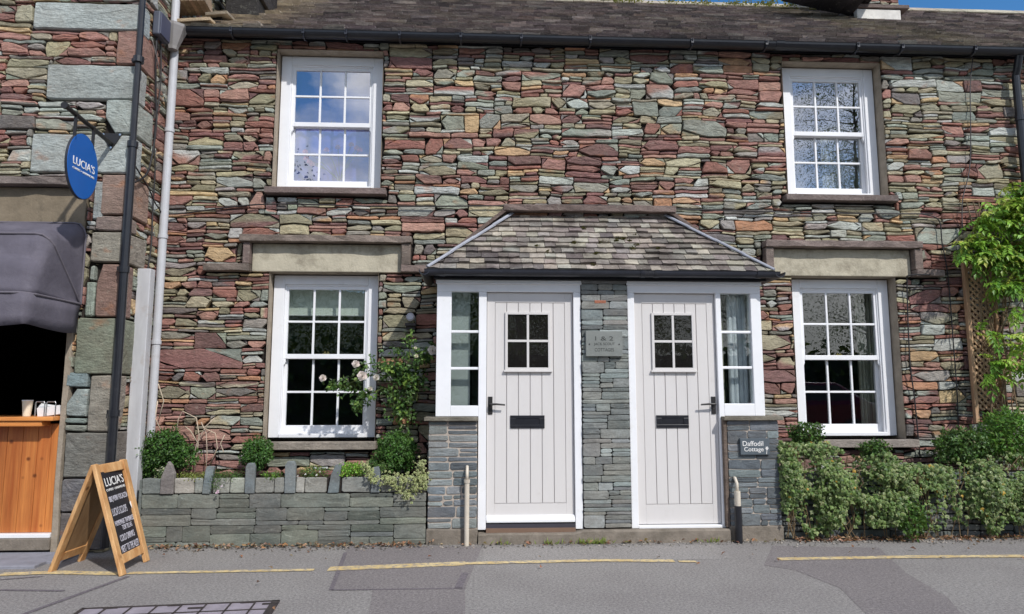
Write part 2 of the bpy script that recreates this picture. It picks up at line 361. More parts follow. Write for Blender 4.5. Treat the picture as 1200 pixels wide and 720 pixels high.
def split_blocks(rnd, a, b, c, d, hs, hmin, wr, band, asp, out):
    """random courses: split into bands first, then into long blocks and stacks of thin slates"""
    w_, h_ = b-a, d-c
    ht = rnd.choices([x for x, _ in hs], [y for _, y in hs])[0]*rnd.uniform(.85, 1.15)
    wt = rnd.uniform(*wr)*(1.25 if h_ < hmin*1.6 else 1)
    if h_ > band: k = rnd.uniform(.35, .65); m_ = c+h_*k; ps = ((a, b, c, m_), (a, b, m_, d))
    elif w_ > wr[1]*2 or (w_ > wt and w_/h_ > rnd.uniform(*asp)): k = rnd.uniform(.36, .64); m_ = a+w_*k; ps = ((a, m_, c, d), (m_, b, c, d))
    elif h_ > ht and h_ > 2*hmin: k = rnd.uniform(hmin/h_, 1-hmin/h_); m_ = c+h_*k; ps = ((a, b, c, m_), (a, b, m_, d))
    else: out.append((a, b, c, d)); return
    for p in ps: split_blocks(rnd, *p, hs, hmin, wr, band, asp, out)
def cut(rects, holes, mw, mh):
    """trim blocks that run into an opening"""
    for (e, f, g, h) in holes:
        nxt = []
        for (a, b, c, d) in rects:
            if b <= e or a >= f or d <= g or c >= h: nxt.append((a, b, c, d)); continue
            for q in ((a, min(b, e), c, d), (max(a, f), b, c, d), (max(a, e), min(b, f), c, min(d, g)), (max(a, e), min(b, f), max(c, h), d)):
                if q[1]-q[0] > mw and q[3]-q[2] > mh: nxt.append(q)
        rects = nxt
    return rects
def push(poly, holes):
    out = []
    for x, y in poly:
        for a, b, c, d in holes:
            a, b, c, d = a-.007, b+.007, c-.007, d+.007
            if a < x < b and c < y < d:
                m_ = min(x-a, b-x, y-c, d-y)
                if m_ == x-a: x = a
                elif m_ == b-x: x = b
                elif m_ == y-c: y = c
                else: y = d
        out.append((x, y))
    return out
def rubble(mb, P, U0, U1, V0, V1, holes, seed, warm=None, big=1.0):
    rnd = random.Random(seed); random.seed(seed); rects = []
    split_blocks(rnd, U0-.02, U1+.02, V0, V1, ((.026, 14), (.045, 11), (.07, 17), (.10, 24), (.13, 20), (.17, 11)), .02, (.13*big, .58*big), .29, (1.7, 5.2), rects)
    for (a, b, c, d) in cut(rects, holes, .03, .012):
        thin = d-c < .032
        poly, chips = outline(a, b, c, d, seed, .022, .015, .0024 if thin else .0048, .42, .0026)
        poly = push(poly, holes); poly = [(min(max(x, U0), U1), y) for x, y in poly]
        wm = warm(a, c) if warm else 0
        cl = pick((a+b)/2, (c+d)/2, wm)
        if random.random() < .14: cl = [cl, pick(a, c, wm), random.uniform(0, 6.28)]
        stone_poly(mb, P, poly, random.uniform(-.014, .016), -.065, cl, bev=random.uniform(.004, .008), relief=.0035)
        for q in chips: stone_poly(mb, P, push(q, holes), random.uniform(-.014, .004), -.06, pick(a, c, wm), .004, .002)
def slatework(mb, P, U0, U1, V0, V1, seed, hs, hmin, wr, pal, gap=.0022, holes=(), front=(-.002, .004), bev=.004, band=.17, asp=(2.2, 5.5)):
    rnd = random.Random(seed); random.seed(seed); rects = []
    split_blocks(rnd, U0, U1, V0, V1, hs, hmin, wr, band, asp, rects)
    for (a, b, c, d) in cut(rects, holes, .02, .01):
        poly, _ = outline(a, b, c, d, seed, .004, .003, gap, 0, .0014, .07)
        poly = [(min(max(x, U0), U1), y) for x, y in poly]
        stone_poly(mb, P, poly, random.uniform(*front), -.03, vary(random.choice(pal), .1, .03), bev, .002)
def plate(mb, P, U0, U1, V0, V1, holes, d, c=(.5, .5, .5), m=0):
    us = sorted({U0, U1, *[x for h in holes for x in h[:2] if U0 < x < U1]}); vs = sorted({V0, V1, *[x for h in holes for x in h[2:] if V0 < x < V1]})
    for a, b in zip(us, us[1:]):
        for e, f in zip(vs, vs[1:]):
            if any(h[0] < (a+b)/2 < h[1] and h[2] < (e+f)/2 < h[3] for h in holes): continue
            mb.add([P(a, e, d), P(b, e, d), P(b, f, d), P(a, f, d)], [(0, 1, 2, 3)], c, m)
PF = lambda u, v, d: (u, -d, v)                       # the cottages' facade, y = 0

# ------------------------------------------------------------------ ground
def sheet(name, pts, z, m, parent=None):
    mb = MB(); mb.add([(x, y, z) for x, y in pts], [tuple(range(len(pts)))]); return tag(mb.build(name, m, parent), kind='structure')
def gp(*pp): return [at(x, y, 0, 2)[:2] for x, y in pp]
sheet('road', [(-150, -150), (150, -150), (150, 150), (-150, 150)], 0, M_asph)
sheet('road_patch', gp((408, 640), (565, 641), (545, 690), (388, 692)), .0015, M_asph2)
sheet('road_patch', [*gp((545, 690.5), (437, 691)), (-.95, -3.4), (1.1, -3.4), *gp((960, 668))][0:2] + gp((425, 760), (545, 760)), .0015, M_asph2)
sheet('road_patch', gp((905, 640), (1030, 642), (1062, 672), (1110, 700), (1140, 735), (1030, 735), (985, 690), (930, 668), (895, 663)), .0015, M_asph2)
sheet('road_patch', gp((566, 642), (838, 639), (860, 655), (566, 662)), .0015, M_asph3)
for a, b, wd in (((150, 676), (18, 724), .035), ((0, 692), (75, 693), .03), ((0, 680), (50, 676), .02), ((388, 692), (545, 690), .022), ((405, 648), (388, 692), .03), ((545, 672), (537, 690), .05)):
    A, B = at(*a, 0, 2), at(*b, 0, 2); d = (B-A).normalized(); n_ = Vector((-d.y, d.x, 0))*wd/2
    sheet('tar_seam', [(A+n_)[:2], (A-n_)[:2], (B-n_)[:2], (B+n_)[:2]], .003, M_tar)
def ystrip(pts, wd):
    mb = MB(); P_ = [at(x, y, 0, 2) for x, y in pts]; n = len(P_); sub = []
    for a, b in zip(P_, P_[1:]):
        for i in range(14): sub.append(a.lerp(b, i/14))
    sub.append(P_[-1]); random.seed(5)
    vs = []; 
    for p in sub: vs += [(p.x, p.y-wd/2+random.uniform(-.003, .003), .0045), (p.x, p.y+wd/2+random.uniform(-.003, .003), .0045)]
    mb.add(vs, [(2*i, 2*i+2, 2*i+3, 2*i+1) for i in range(len(sub)-1)]); return mb
for k, (pts, wd) in enumerate(((((0, 674), (60, 671.5), (140, 673)), .085), (((150, 672.5), (230, 671), (368, 668.5)), .055), (((385, 667.5), (545, 661)), .11), (((545, 661), (700, 657.5), (790, 658)), .07), (((795, 658.5), (816, 659)), .05), (((913, 656), (1050, 653.5), (1240, 652)), .08))):
    tag(ystrip(pts, wd).build('yellow_line', M_line), kind='structure')
# paved access cover set in the road
g0 = at(96, 715.5, 0, 2); g1 = at(328, 706, 0, 2); ex = (g1-g0).normalized(); ey = Vector((ex.y, -ex.x, 0)); W_ = (g1-g0).length; D_ = .62
cov = thing('access_cover', (g0+ex*W_/2+ey*D_/2), 'iron access cover filled with grey paving cells, flush in the road', 'manhole cover')
mb = MB()
def onc(a, b, z): return g0+ex*a+ey*b+Vector((0, 0, z))
for a0, a1, b0, b1 in ((0, W_, 0, .012), (0, W_, D_-.02, D_), (0, .02, 0, D_), (W_-.045, W_, 0, D_)):
    mb.prism([(a0, -b0), (a1, -b0), (a1, -b1), (a0, -b1)][::-1], g0, ex, Vector((-ex.y, ex.x, 0)), .004, .014)
for i in range(1, 8): mb.bar(onc(W_*i/8, 0, .009), onc(W_*i/8, D_, .009), .009, .008)
for j in range(1, 4): mb.bar(onc(0, D_*j/4, .0095), onc(W_, D_*j/4, .0095), .008, .007)
mb.build('cover_frame', M_iron, cov)
for (a, b) in ((.11, .03), (.43, .03), (.8, .03), (.55, .14), (.92, .1)):
    mb = MB(); mb.bar(onc(W_*a, D_*b, .013), onc(W_*a+.08, D_*b, .013), .014, .006); mb.build('lifting_key', M_iron, cov)
mb = MB(); mb.prism([(0, 0), (W_, 0), (W_, -D_), (0, -D_)][::-1], g0, ex, Vector((-ex.y, ex.x, 0)), .001, .0085); mb.build('paving_fill', M_pave, cov)

# ------------------------------------------------------------------ the cottages
cot = thing('stone_cottage', (1.1, 0, 0), 'terrace of two cottages in red, olive and green rubble stone under a slate roof', 'cottage')
WIN = dict(UL=(-1.93, -.945, 3.155, 4.49), UR=(3.0, 3.98, 3.155, 4.49), LL=(-1.915, -.94, .825, 2.325), LR=(2.99, 3.99, .825, 2.325))
YF = .12
holes = []
for k, (a, b, c, d) in WIN.items(): holes.append((a-.01, b+.01, c-.03, d+(.3 if k[0] == 'U' else .005)))
holes = [(-1.94, -.935, 3.13, 4.50), (2.99, 3.99, 3.13, 4.50), (-1.925, -.93, .80, 2.335), (2.98, 4.0, .80, 2.335)]
shole = [(-2.0, -.86, 3.05, 3.15), (2.93, 4.06, 3.05, 3.15), (-1.94, -.88, .71, .82), (3.0, 4.10, .71, .82),        # sills
         (-2.09, -.72, 2.325, 2.60), (2.79, 4.16, 2.325, 2.60), (-2.19, -.62, 2.60, 2.67), (2.70, 4.24, 2.60, 2.67),  # lintels and hoods
         (-2.16, -2.08, 2.33, 2.62), (-.73, -.63, 2.33, 2.62), (2.70, 2.80, 2.33, 2.62), (4.15, 4.25, 2.33, 2.62), (-2.5, -2.1, 2.33, 2.40), (-.7, -.46, 2.33, 2.40), (4.2, 4.44, 2.33, 2.40),
         (-.30, 2.40, -.1, 2.2)]
mb = MB()
warm = lambda u, v: (.35 if u < -1.9 and v < 3 else 0)+(.25 if u < 3.1 and v < 2.6 else 0)+(.2 if 4 < u < 4.7 and v < 3 else 0)-(.15 if v > 3.2 and u > -.8 else 0)
rubble(mb, PF, -2.905, 7.4, 0, 4.585, holes+shole, 11, warm)
plate(mb, PF, -2.91, 7.4, -.05, 4.78, holes, -.045, m=1)
for (a, b, c, d) in holes:                               # rendered reveals
    for q in ([(a, .0, c), (a, .0, d), (a, .34, d), (a, .34, c)], [(b, .0, c), (b, .34, c), (b, .34, d), (b, .0, d)], [(a, .0, d), (b, .0, d), (b, .34, d), (a, .34, d)], [(a, .0, c), (a, .34, c), (b, .34, c), (b, .0, c)]):
        mb.add(q, [(0, 1, 2, 3)], m=2)
wall = mb.build('wall', [M_stone, M_backing, M_render], cot)
# rooms behind the panes
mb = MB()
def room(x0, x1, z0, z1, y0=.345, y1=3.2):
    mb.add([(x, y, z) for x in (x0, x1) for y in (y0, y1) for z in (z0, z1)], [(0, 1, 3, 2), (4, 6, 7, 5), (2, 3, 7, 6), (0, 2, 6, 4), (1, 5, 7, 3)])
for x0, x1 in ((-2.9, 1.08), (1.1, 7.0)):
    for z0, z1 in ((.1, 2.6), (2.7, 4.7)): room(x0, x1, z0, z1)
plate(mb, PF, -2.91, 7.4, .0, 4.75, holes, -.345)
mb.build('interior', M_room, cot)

def window(key, refl):
    a, b, c, d = WIN[key]
    mb = MB(); y = YF; fw, ft = .098, .085
    if a > 0: mb.box(a, a+.022, y, y+.13, c, d); a += .022
    mb.box(a, a+fw, y, y+.13, c, d); mb.box(b-fw, b, y, y+.13, c, d); mb.box(a+fw, b-fw, y, y+.13, d-ft, d); mb.box(a+fw, b-fw, y-.015, y+.13, c, c+.035)
    mb.box(a+fw, a+fw+.014, y+.012, y+.028, c+.035, d-ft); mb.box(b-fw-.014, b-fw, y+.012, y+.028, c+.035, d-ft); mb.box(a+fw+.014, b-fw-.014, y+.012, y+.028, d-ft-.014, d-ft)
    win = mb.build('window', M_white, cot, bevel=.004)
    x0, x1 = a+fw, b-fw; z0, z1 = c+.035, d-ft; zm = z0+(z1-z0)*.512
    def sash(x0, x1, z0, z1, y, bot, top, horns):
        mb = MB(); st = .036
        mb.box(x0, x0+st, y, y+.035, z0, z1); mb.box(x1-st, x1, y, y+.035, z0, z1); mb.box(x0+st, x1-st, y, y+.035, z1-top, z1); mb.box(x0+st, x1-st, y, y+.035, z0, z0+bot)
        gx0, gx1, gz0, gz1 = x0+st, x1-st, z0+bot, z1-top
        for i in (1, 2):
            x = gx0+(gx1-gx0)*i/3; mb.box(x-.0095, x+.0095, y+.004, y+.031, gz0, gz1)
        z = (gz0+gz1)/2
        for i in range(3):
            xa = gx0+(gx1-gx0)*i/3+(.0095 if i else 0); xb = gx0+(gx1-gx0)*(i+1)/3-(.0095 if i < 2 else 0); mb.box(xa, xb, y+.004, y+.031, z-.0095, z+.0095)
        if horns:
            for x in (x0+.002, x1-.028): mb.prism([(0, 0), (.026, 0), (.026, -.03), (.016, -.055), (.010, -.055), (0, -.03)][::-1], (x, y+.03, z0), (1, 0, 0), (0, 0, 1), 0, .028)
        s_ = mb.build('sash', M_white, win, bevel=.003)
        g = MB(); g.box(gx0-.004, gx1+.004, y+.015, y+.019, gz0-.004, gz1+.004); g.build('pane', refl, win)
        return s_
    sash(x0, x1, zm-.022, z1, y+.022, .044, .046, True)
    sash(x0, x1, z0, zm+.022, y+.066, .072, .044, False)
    k = MB(); xm = (x0+x1)/2; k.box(xm-.03, xm+.03, y+.06, y+.08, zm+.022, zm+.034); k.tube([(xm-.012, y+.07, zm+.03), (xm-.012, y+.07, zm+.05)], .008); k.tube([(xm+.016, y+.07, zm+.03), (xm+.016, y+.07, zm+.046)], .007)
    k.build('sash_catch', mat_brass, win)
    return win
mat_brass = mat_plain('worn brass', S(170, 150, 96), .4, .5, metal=.6)
for k, rf in (('UL', M_glassU), ('UR', M_glassU), ('LL', M_glass), ('LR', M_glass)):
    wn = window(k, rf)
    a, b, c, d = WIN[k]
    mb = MB()
    if k[0] == 'U': mb.box(a-.06, b+.07, -.065, YF+.05, 3.068, 3.128, vary(S(120, 106, 100)))
    else: mb.box(a+(.03 if a > 0 else -.01), b+.09 if k == 'LR' else b+.03, -.075, YF+.05, .73, .80, vary(S(150, 140, 130)))
    mb.build('sill', M_slab, wn, bevel=.006)

# lintels, hood slabs
def slab(name, x0, x1, z0, z1, y0=-.085, c=S(128, 114, 106), bev=.006, parent=cot):
    """rough slate slab: several cross sections with jittered edges"""
    mb = MB(); n = max(2, int((x1-x0)/.12)); vs = []; random.seed(int(x0*1000)+77)
    for i in range(n+1):
        x = x0+(x1-x0)*i/n; j = lambda s=.004: random.uniform(-s, s)
        vs += [(x, y0+j(.012), z0+j()), (x, y0+j(.012), z1+j()), (x, .02, z1+j()), (x, .02, z0+j())]
    fs = [(4*i+k, 4*i+(k+1) % 4, 4*i+4+(k+1) % 4, 4*i+4+k)[::-1] for i in range(n) for k in range(4)]+[(0, 1, 2, 3), (4*n+3, 4*n+2, 4*n+1, 4*n)]
    mb.add(vs, fs, vary(c, .1)); return mb.build(name, M_slab, parent, bevel=bev)
for i, (x0, x1) in enumerate(((-2.088, -.722), (2.792, 4.158))):
    mb = MB(); mb.box(x0, x1, -.004, .2, 2.338, 2.60); mb.build('lintel', M_lintel, cot, bevel=.008)
for x0, x1, sd, fl, fr in ((-2.186, -.625, (-2.155, -2.092, -.717, -.635), (-2.5, -2.092), (-.717, -.47)), (2.706, 4.235, (2.712, 2.79, 4.165, 4.245), None, (4.165, 4.44))):
    h = slab('hood_mould', x0, x1, 2.605, 2.668, -.095)
    for q in ((sd[0], sd[1]), (sd[2], sd[3])):
        mb = MB(); mb.box(q[0], q[1], -.07, .02, 2.40, 2.603, vary(S(122, 108, 100))); mb.build('drip_stone', M_slab, h, bevel=.008)
    for q in (fl, fr):
        if q: slab('drip_stone', q[0], q[1], 2.335, 2.398, -.08, parent=h)

# roof
EZ, EY, RZ, RY = 4.63, -.13, 6.70, 2.75
def roof_slates(mb, P, U0, U1, T, exp, wds, pal, th, lim=None, seed=1, jit=.004, tint=None):
    random.seed(seed); t = 0; row = 0
    while t < T-.01:
        l0, l1 = (U0, U1) if not lim else lim(t); m0, m1 = (U0, U1) if not lim else lim(min(T, t+exp))
        u = l0-random.uniform(0, wds[1])
        while u < l1:
            w_ = random.uniform(*wds); a, b = max(u, l0), min(u+w_-.003, l1); u += w_
            if b-a < .015: continue
            a2, b2 = max(a, m0), min(b, m1)
            if a2 > b2: a2 = b2 = (a2+b2)/2
            if lim and a <= l0+1e-6: a2 = m0
            if lim and b >= l1-1e-6: b2 = m1
            h = th+random.uniform(-.3, .6)*th; dt = random.uniform(-jit, jit); dt2 = random.uniform(-jit, jit); am = (a+b)/2; kk = random.uniform(-jit, jit)
            c = vary(random.choice(pal), .16, .04)
            if tint: q_ = tint(am, t); c = mixc(c, q_[0], q_[1]*random.uniform(.6, 1.3))
            vs = [P(a, t+dt, 0), P(am, t+kk, 0), P(b, t+dt2, 0), P(a, t+dt, h), P(am, t+kk, h*random.uniform(.9, 1.1)), P(b, t+dt2, h*random.uniform(.8, 1.2)), P(b2, min(T, t+exp*1.12), .001), P(a2, min(T, t+exp*1.12), .001)]
            mb.add(vs, [(0, 1, 4, 3), (1, 2, 5, 4), (3, 4, 5, 6, 7), (0, 3, 7), (2, 6, 5)], c)
        t += exp*random.uniform(.93, 1.07); row += 1
sl_len = math.hypot(RZ-EZ, RY-EY); sd_ = Vector((0, (RY-EY)/sl_len, (RZ-EZ)/sl_len)); sn = Vector((0, -sd_.z, sd_.y))
PR = lambda u, t, d: Vector((u, EY, EZ))+sd_*t+sn*d
RPAL = [S(120, 109, 105), S(103, 93, 90), S(136, 125, 119), S(110, 99, 97), S(148, 137, 130), S(97, 89, 87), S(124, 112, 104)]
mb = MB(); roof_slates(mb, PR, -2.85, 8.2, sl_len, .118, (.13, .30), RPAL, .030, seed=3, tint=lambda u, t: (S(176, 162, 138), max(0, min(.75, (-1.75-u)*1.3))) if u < -1.75 else (S(138, 132, 96), .35*max(0, 1-abs(u-4.9+t*.2)/.7)))
mb.add([PR(-2.9, 0, -.002), PR(8.2, 0, -.002), PR(8.2, sl_len, -.002), PR(-2.9, sl_len, -.002)], [(0, 1, 2, 3)], S(40, 36, 34))
mb.add([(-2.9, EY, EZ-.01), (8.2, EY, EZ-.01), (8.2, RY*2+.2, EZ-.01), (-2.9, RY*2+.2, EZ-.01)], [(0, 3, 2, 1)], S(40, 36, 34))
mb.add([(-2.9, RY, RZ), (8.2, RY, RZ), (8.2, RY*2+.13, EZ), (-2.9, RY*2+.13, EZ)], [(0, 1, 2, 3)], S(80, 72, 70))
roof = mb.build('roof', M_roof, cot)
mb = MB(); random.seed(4); x = -2.0
while x < 8.2:
    w_ = random.uniform(.38, .46); k = vary(S(176, 166, 148), .12)
    for s_ in (-1, 1): mb.prism([(0, 0), (w_-.006, 0), (w_-.006, .17), (0, .17)], (x, RY, RZ+.07), (1, 0, 0), (0, s_*.75, -.66), -.012, .012, k)
    x += w_
mb.build('ridge', M_slab, roof, bevel=.006)
mb = MB(); random.seed(9)                                          # moss cushions along the ridge
for i in range(60):
    x = random.uniform(1.2, 4.8); c = Vector((x, RY-.1, RZ-.02+random.uniform(-.03, .08)))
    for k in range(30): 
        d = Vector((random.gauss(0, .05), random.gauss(0, .03), random.gauss(0, .02))); a = Vector((random.gauss(0, 1), random.gauss(0, 1), random.gauss(0, 1))).normalized()*.014; b = a.cross(Vector((.3, .5, .8))).normalized()*.012
        mb.add([c+d+a, c+d+b, c+d-a, c+d-b], [(0, 1, 2, 3)], vary(S(128, 126, 60), .25))
tag(mb.build('moss', M_leaf, roof), kind='stuff')
# main gutter and brackets
def half_gutter(mb, x0, x1, y, z, r, closed=True):
    prof = [(math.cos(math.pi+t*math.pi/10)*r, math.sin(math.pi+t*math.pi/10)*r) for t in range(11)]
    prof = [(-r-.004, .006)]+prof+[(r+.004, .006)]; inn = [(p[0]*.9, p[1]*.9+.002) for p in prof[::-1]]
    mb.prism(prof+inn, (x0, y, z), (0, 1, 0), (0, 0, 1), 0, x1-x0)
mb = MB(); half_gutter(mb, -2.73, 7.6, -.135, 4.60, .058); mb.box(-2.9, 7.6, -.055, -.048, 4.56, 4.66)
for x in (-.2, 2.9, 5.6): half_gutter(mb, x-.04, x+.04, -.135, 4.603, .064)
gut = mb.build('gutter', M_black, cot)
for x in [at(px, 48, -.19)[0] for px in (270, 355, 405, 468, 540, 611, 692, 811, 898, 1005, 1057, 1142)]:
    mb = MB(); mb.tube([(x, -.21, 4.60), (x, -.185, 4.545), (x, -.13, 4.53), (x, -.05, 4.56)], .009, 6); mb.box(x-.012, x+.012, -.206, -.196, 4.56, 4.605); mb.build('gutter_bracket', M_gutter, gut)
mb = MB(); mb.tube([(5.335, -.135, 4.55), (5.335, -.10, 4.44), (5.335, -.07, 4.36), (5.335, -.07, .6)], .036, 14)
for z in (3.9, 2.6, 1.3): mb.tube([(5.335, -.07, z), (5.335, -.07, z+.05)], .044, 14)
mb.build('downpipe', M_black, cot, smooth=False)
M_flash = mat_plain('limewashed flashing', S(214, 210, 202), .9, .2, var=.15, sc=8, dirt=S(150, 138, 122), dirt_amt=.6)
# chimney with a projecting drip ledge on the right of the roof
ch = Vector((5.42, 2.15, 0)); cw = at(1055, 20, 2.1)[0]-at(1005, 20, 2.1)[0]
mb = MB(); x0, x1 = at(1003, 20, 1.75)[0], at(1056, 20, 1.75)[0]
zb = at(1030, 10, 1.75)[2]
PC = lambda u, v, d: (u, 1.78-d, v)
random.seed(31); rubble(mb, PC, x0, x1, zb-.05, zb+1.3, (), 41, lambda u, v: .5)
mb.box(x0, x1, 1.78+.03, 2.6, zb-.4, zb+1.3, S(110, 92, 86), 1)
chim = mb.build('chimney', [M_stone, M_backing], cot)
mb = MB(); mb.box(x0-.1, x1+.09, 1.70, 2.6, zb-.02, zb+.03, S(112, 98, 92)); mb.build('drip_ledge', M_slab, chim, bevel=.008)
mb = MB(); mb.box(x0+.0, x1-.02, 1.72, 1.80, zb-.17, zb-.03, S(190, 184, 172)); mb.build('flashing', M_flash, chim, bevel=.01)
# slated verge of the higher roof next to the chimney
mb = MB(); A = at(942, -9, 1.55); B = at(1004, 5, 1.55)
random.seed(8)
for i in range(9):
    t0, t1 = i/9-.25, (i+1)/9-.25+.3; p, q = A.lerp(B, t0), A.lerp(B, t1)
    mb.bar(p+Vector((0, .02*i % .05, .015*(i % 3))), q+Vector((0, .0, .01*(i % 2))), .5, .022, (0, 0, 1), vary(S(66, 64, 68), .3))
    mb.bar(p+Vector((.25, .1, .16)), q+Vector((.25, .1, .16)), .5, .03, (0, 0, 1), vary(S(60, 58, 62), .3))
mb.build('verge', M_roof, chim)
# slated end of the neighbouring eave at top left
mb = MB(); random.seed(12)
def eslab(px0, px1, py, yy, dep, th, c_):
    a, b = at(px0, py, yy), at(px1, py-2, yy); mb.bar(a+Vector((0, dep/2, 0)), b+Vector((0, dep/2, 0)), dep, th, (0, -.18, 1), vary(c_, .08))
eslab(207, 246, 20, -.18, .34, .03, S(188, 166, 138)); eslab(240, 266, 13, -.02, .3, .03, S(150, 138, 118))
for i in range(9):
    a = at(206+i*4.6, 10, -.0)
    mb.bar(a, a+Vector((-.10, .1, .42)), .035, .2, (0, 1, 0), vary(S(150, 128, 106), .22))
mb.build('eave_slates', M_slab, roof, bevel=.004)
mb = MB(); a, b = at(206, 33, -.10), at(262, 20, .10); mb.prism([(0, 0), (b.x-a.x, .0), (b.x-a.x, b.z-a.z+.0), (0, .11)], (a.x, -.02, a.z), (1, 0, 0), (0, .35, .94), -.02, .0); mb.build('eave_board', M_black, roof)
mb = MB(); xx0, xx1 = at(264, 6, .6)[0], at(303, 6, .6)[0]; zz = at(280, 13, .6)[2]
for k, (dz, g) in enumerate(((0, .0), (.16, .03), (.34, .01), (.5, .04))): mb.box(xx0-g, xx1+g, .6-g, 1.2, zz-.5+(.5 if k else 0)+dz, zz+dz+.15, vary(S(52, 48, 46), .15))  # near-black colour paints in the shade lying on this stack
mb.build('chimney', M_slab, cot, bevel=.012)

# ------------------------------------------------------------------ porch
YP = -.45
pz = 2.27
EL, ER, TL, TR, ZE, ZT, YE = -.44, 2.57, .31, 1.77, 2.275, 2.885, -.55
plen = math.hypot(ZT-ZE, -YE); pd = Vector((0, -YE/plen, (ZT-ZE)/plen)); pn = Vector((0, -pd.z, pd.y))
PP = lambda u, t, d: Vector((u, YE, ZE))+pd*t+pn*d
PPAL = [S(142, 134, 124), S(128, 120, 112), S(158, 150, 138), S(114, 106, 101), S(136, 128, 120), S(106, 99, 95), S(148, 142, 134), S(164, 156, 142)]
mb = MB(); lim = lambda t: (EL+(TL-EL)*t/plen, ER+(TR-ER)*t/plen)
roof_slates(mb, PP, EL, ER, plen, .080, (.085, .155), PPAL, .019, lim, seed=21, jit=.006)
mb.add([PP(EL, 0, -.004), PP(ER, 0, -.004), PP(TR, plen, -.004), PP(TL, plen, -.004)], [(0, 1, 2, 3)], S(60, 54, 50))
for sx_, xe, xt in ((-1, EL, TL), (1, ER, TR)):
    a, b, c = Vector((xe, YE, ZE)), Vector((xe, 0.02, ZE)), Vector((xt, 0, ZT))
    f = (0, 1, 2) if sx_ > 0 else (0, 2, 1); mb.add([a, b, c], [f], S(150, 140, 122))
    for k in range(8):
        t0, t1 = k/8, (k+1.1)/8; p0, p1 = a.lerp(c, t0), a.lerp(c, min(1, t1)); q0, q1 = b.lerp(c, t0), b.lerp(c, min(1, t1)); nn = Vector((sx_*.6, 0, .8))*.012
        mb.add([p0+nn, q0+nn, q1, p1, p0, q0], [(0, 1, 2, 3)[::-sx_], (4, 5, 1, 0)[::-sx_]], vary(random.choice(PPAL)))
proof = mb.build('porch_roof', M_proof, cot)
for xe, xt in ((EL, TL), (ER, TR)):
    mb = MB(); a, c = Vector((xe, YE, ZE+.018)), Vector((xt, -.005, ZT+.022)); s_ = 1 if xe > 1 else -1
    for k in range(4):
        p, q = a.lerp(c, k/4), a.lerp(c, min(1, (k+1.08)/4)); up = Vector((0, 0, .004+.003*(k % 2)))
        mb.bar(p+up, q+up, .05, .006, (s_*.5, -.5, .7)); mb.tube([p+up*1.5, q+up*1.5], .014, 8)
    mb.build('hip_flashing', M_lead, proof)
mb = MB(); random.seed(14)                                         # moss tufts on the slates
for (px, py) in ((725, 280), (731, 281), (737, 284), (702, 286), (709, 286), (722, 284), (745, 276), (672, 287), (628, 292), (686, 266), (768, 295), (695, 302), (738, 295), (690, 318), (640, 300), (745, 290)):
    t = (at(px, py, -.25)[2]-ZE)/(ZT-ZE)*plen; u = at(px, py, -.25)[0]; c = PP(u, t, .012)
    for k in range(40):
        d = Vector((random.gauss(0, .012), random.gauss(0, .008), random.gauss(0, .008))); a = Vector((random.gauss(0, 1), random.gauss(0, 1), random.gauss(0, 1))).normalized()*.008; b = a.cross(Vector((.3, .5, .8))).normalized()*.007
        mb.add([c+d+a, c+d+b, c+d-a, c+d-b], [(0, 1, 2, 3)], vary(S(78, 70, 40), .3))
tag(mb.build('moss', M_leaf, proof), kind='stuff')
slab('porch_drip_slab', .225, 1.86, 2.925, 2.985, -.085, S(118, 104, 96))
for pts in (((.27, 2.925), (-.46, 2.335)), ((1.80, 2.915), (2.46, 2.43))):
    mb = MB(); (xa, za), (xb, zb_) = pts; mb.bar((xa, -.02, za+.03), (xb, -.02, zb_+.03), .10, .035, (0, 0, 1), S(112, 96, 88)); mb.build('porch_drip_slab', M_slab, cot, bevel=.006)
mb = MB(); half_gutter(mb, EL-.02, ER+.02, YE-.03, 2.262, .046)
for xe in (EL-.02, ER+.02):                                        # returns along the hips
    prof = [(math.cos(math.pi+t*math.pi/10)*.046, math.sin(math.pi+t*math.pi/10)*.046) for t in range(11)]
    mb.prism(prof+[(p[0]*.88, p[1]*.88+.003) for p in prof[::-1]], (xe, YE-.075, 2.262), (-1, 0, 0), (0, 0, 1), 0, .6)
for x in (EL+.13, 1.40, 1.52, ER-.16): half_gutter(mb, x-.022, x+.022, YE-.03, 2.264, .052)
mb.build('porch_gutter', M_gutter, proof)
mb = MB(); mb.box(EL+.05, ER-.05, YP-.035, YP-.01, 2.205, 2.285); mb.box(EL+.06, EL+.085, YP-.01, 0, 2.205, 2.285); mb.box(ER-.085, ER-.06, YP-.01, 0, 2.205, 2.285)
mb.box(EL+.085, ER-.085, YP-.01, 0, 2.262, 2.275); mb.build('fascia', M_black, proof, bevel=.003)
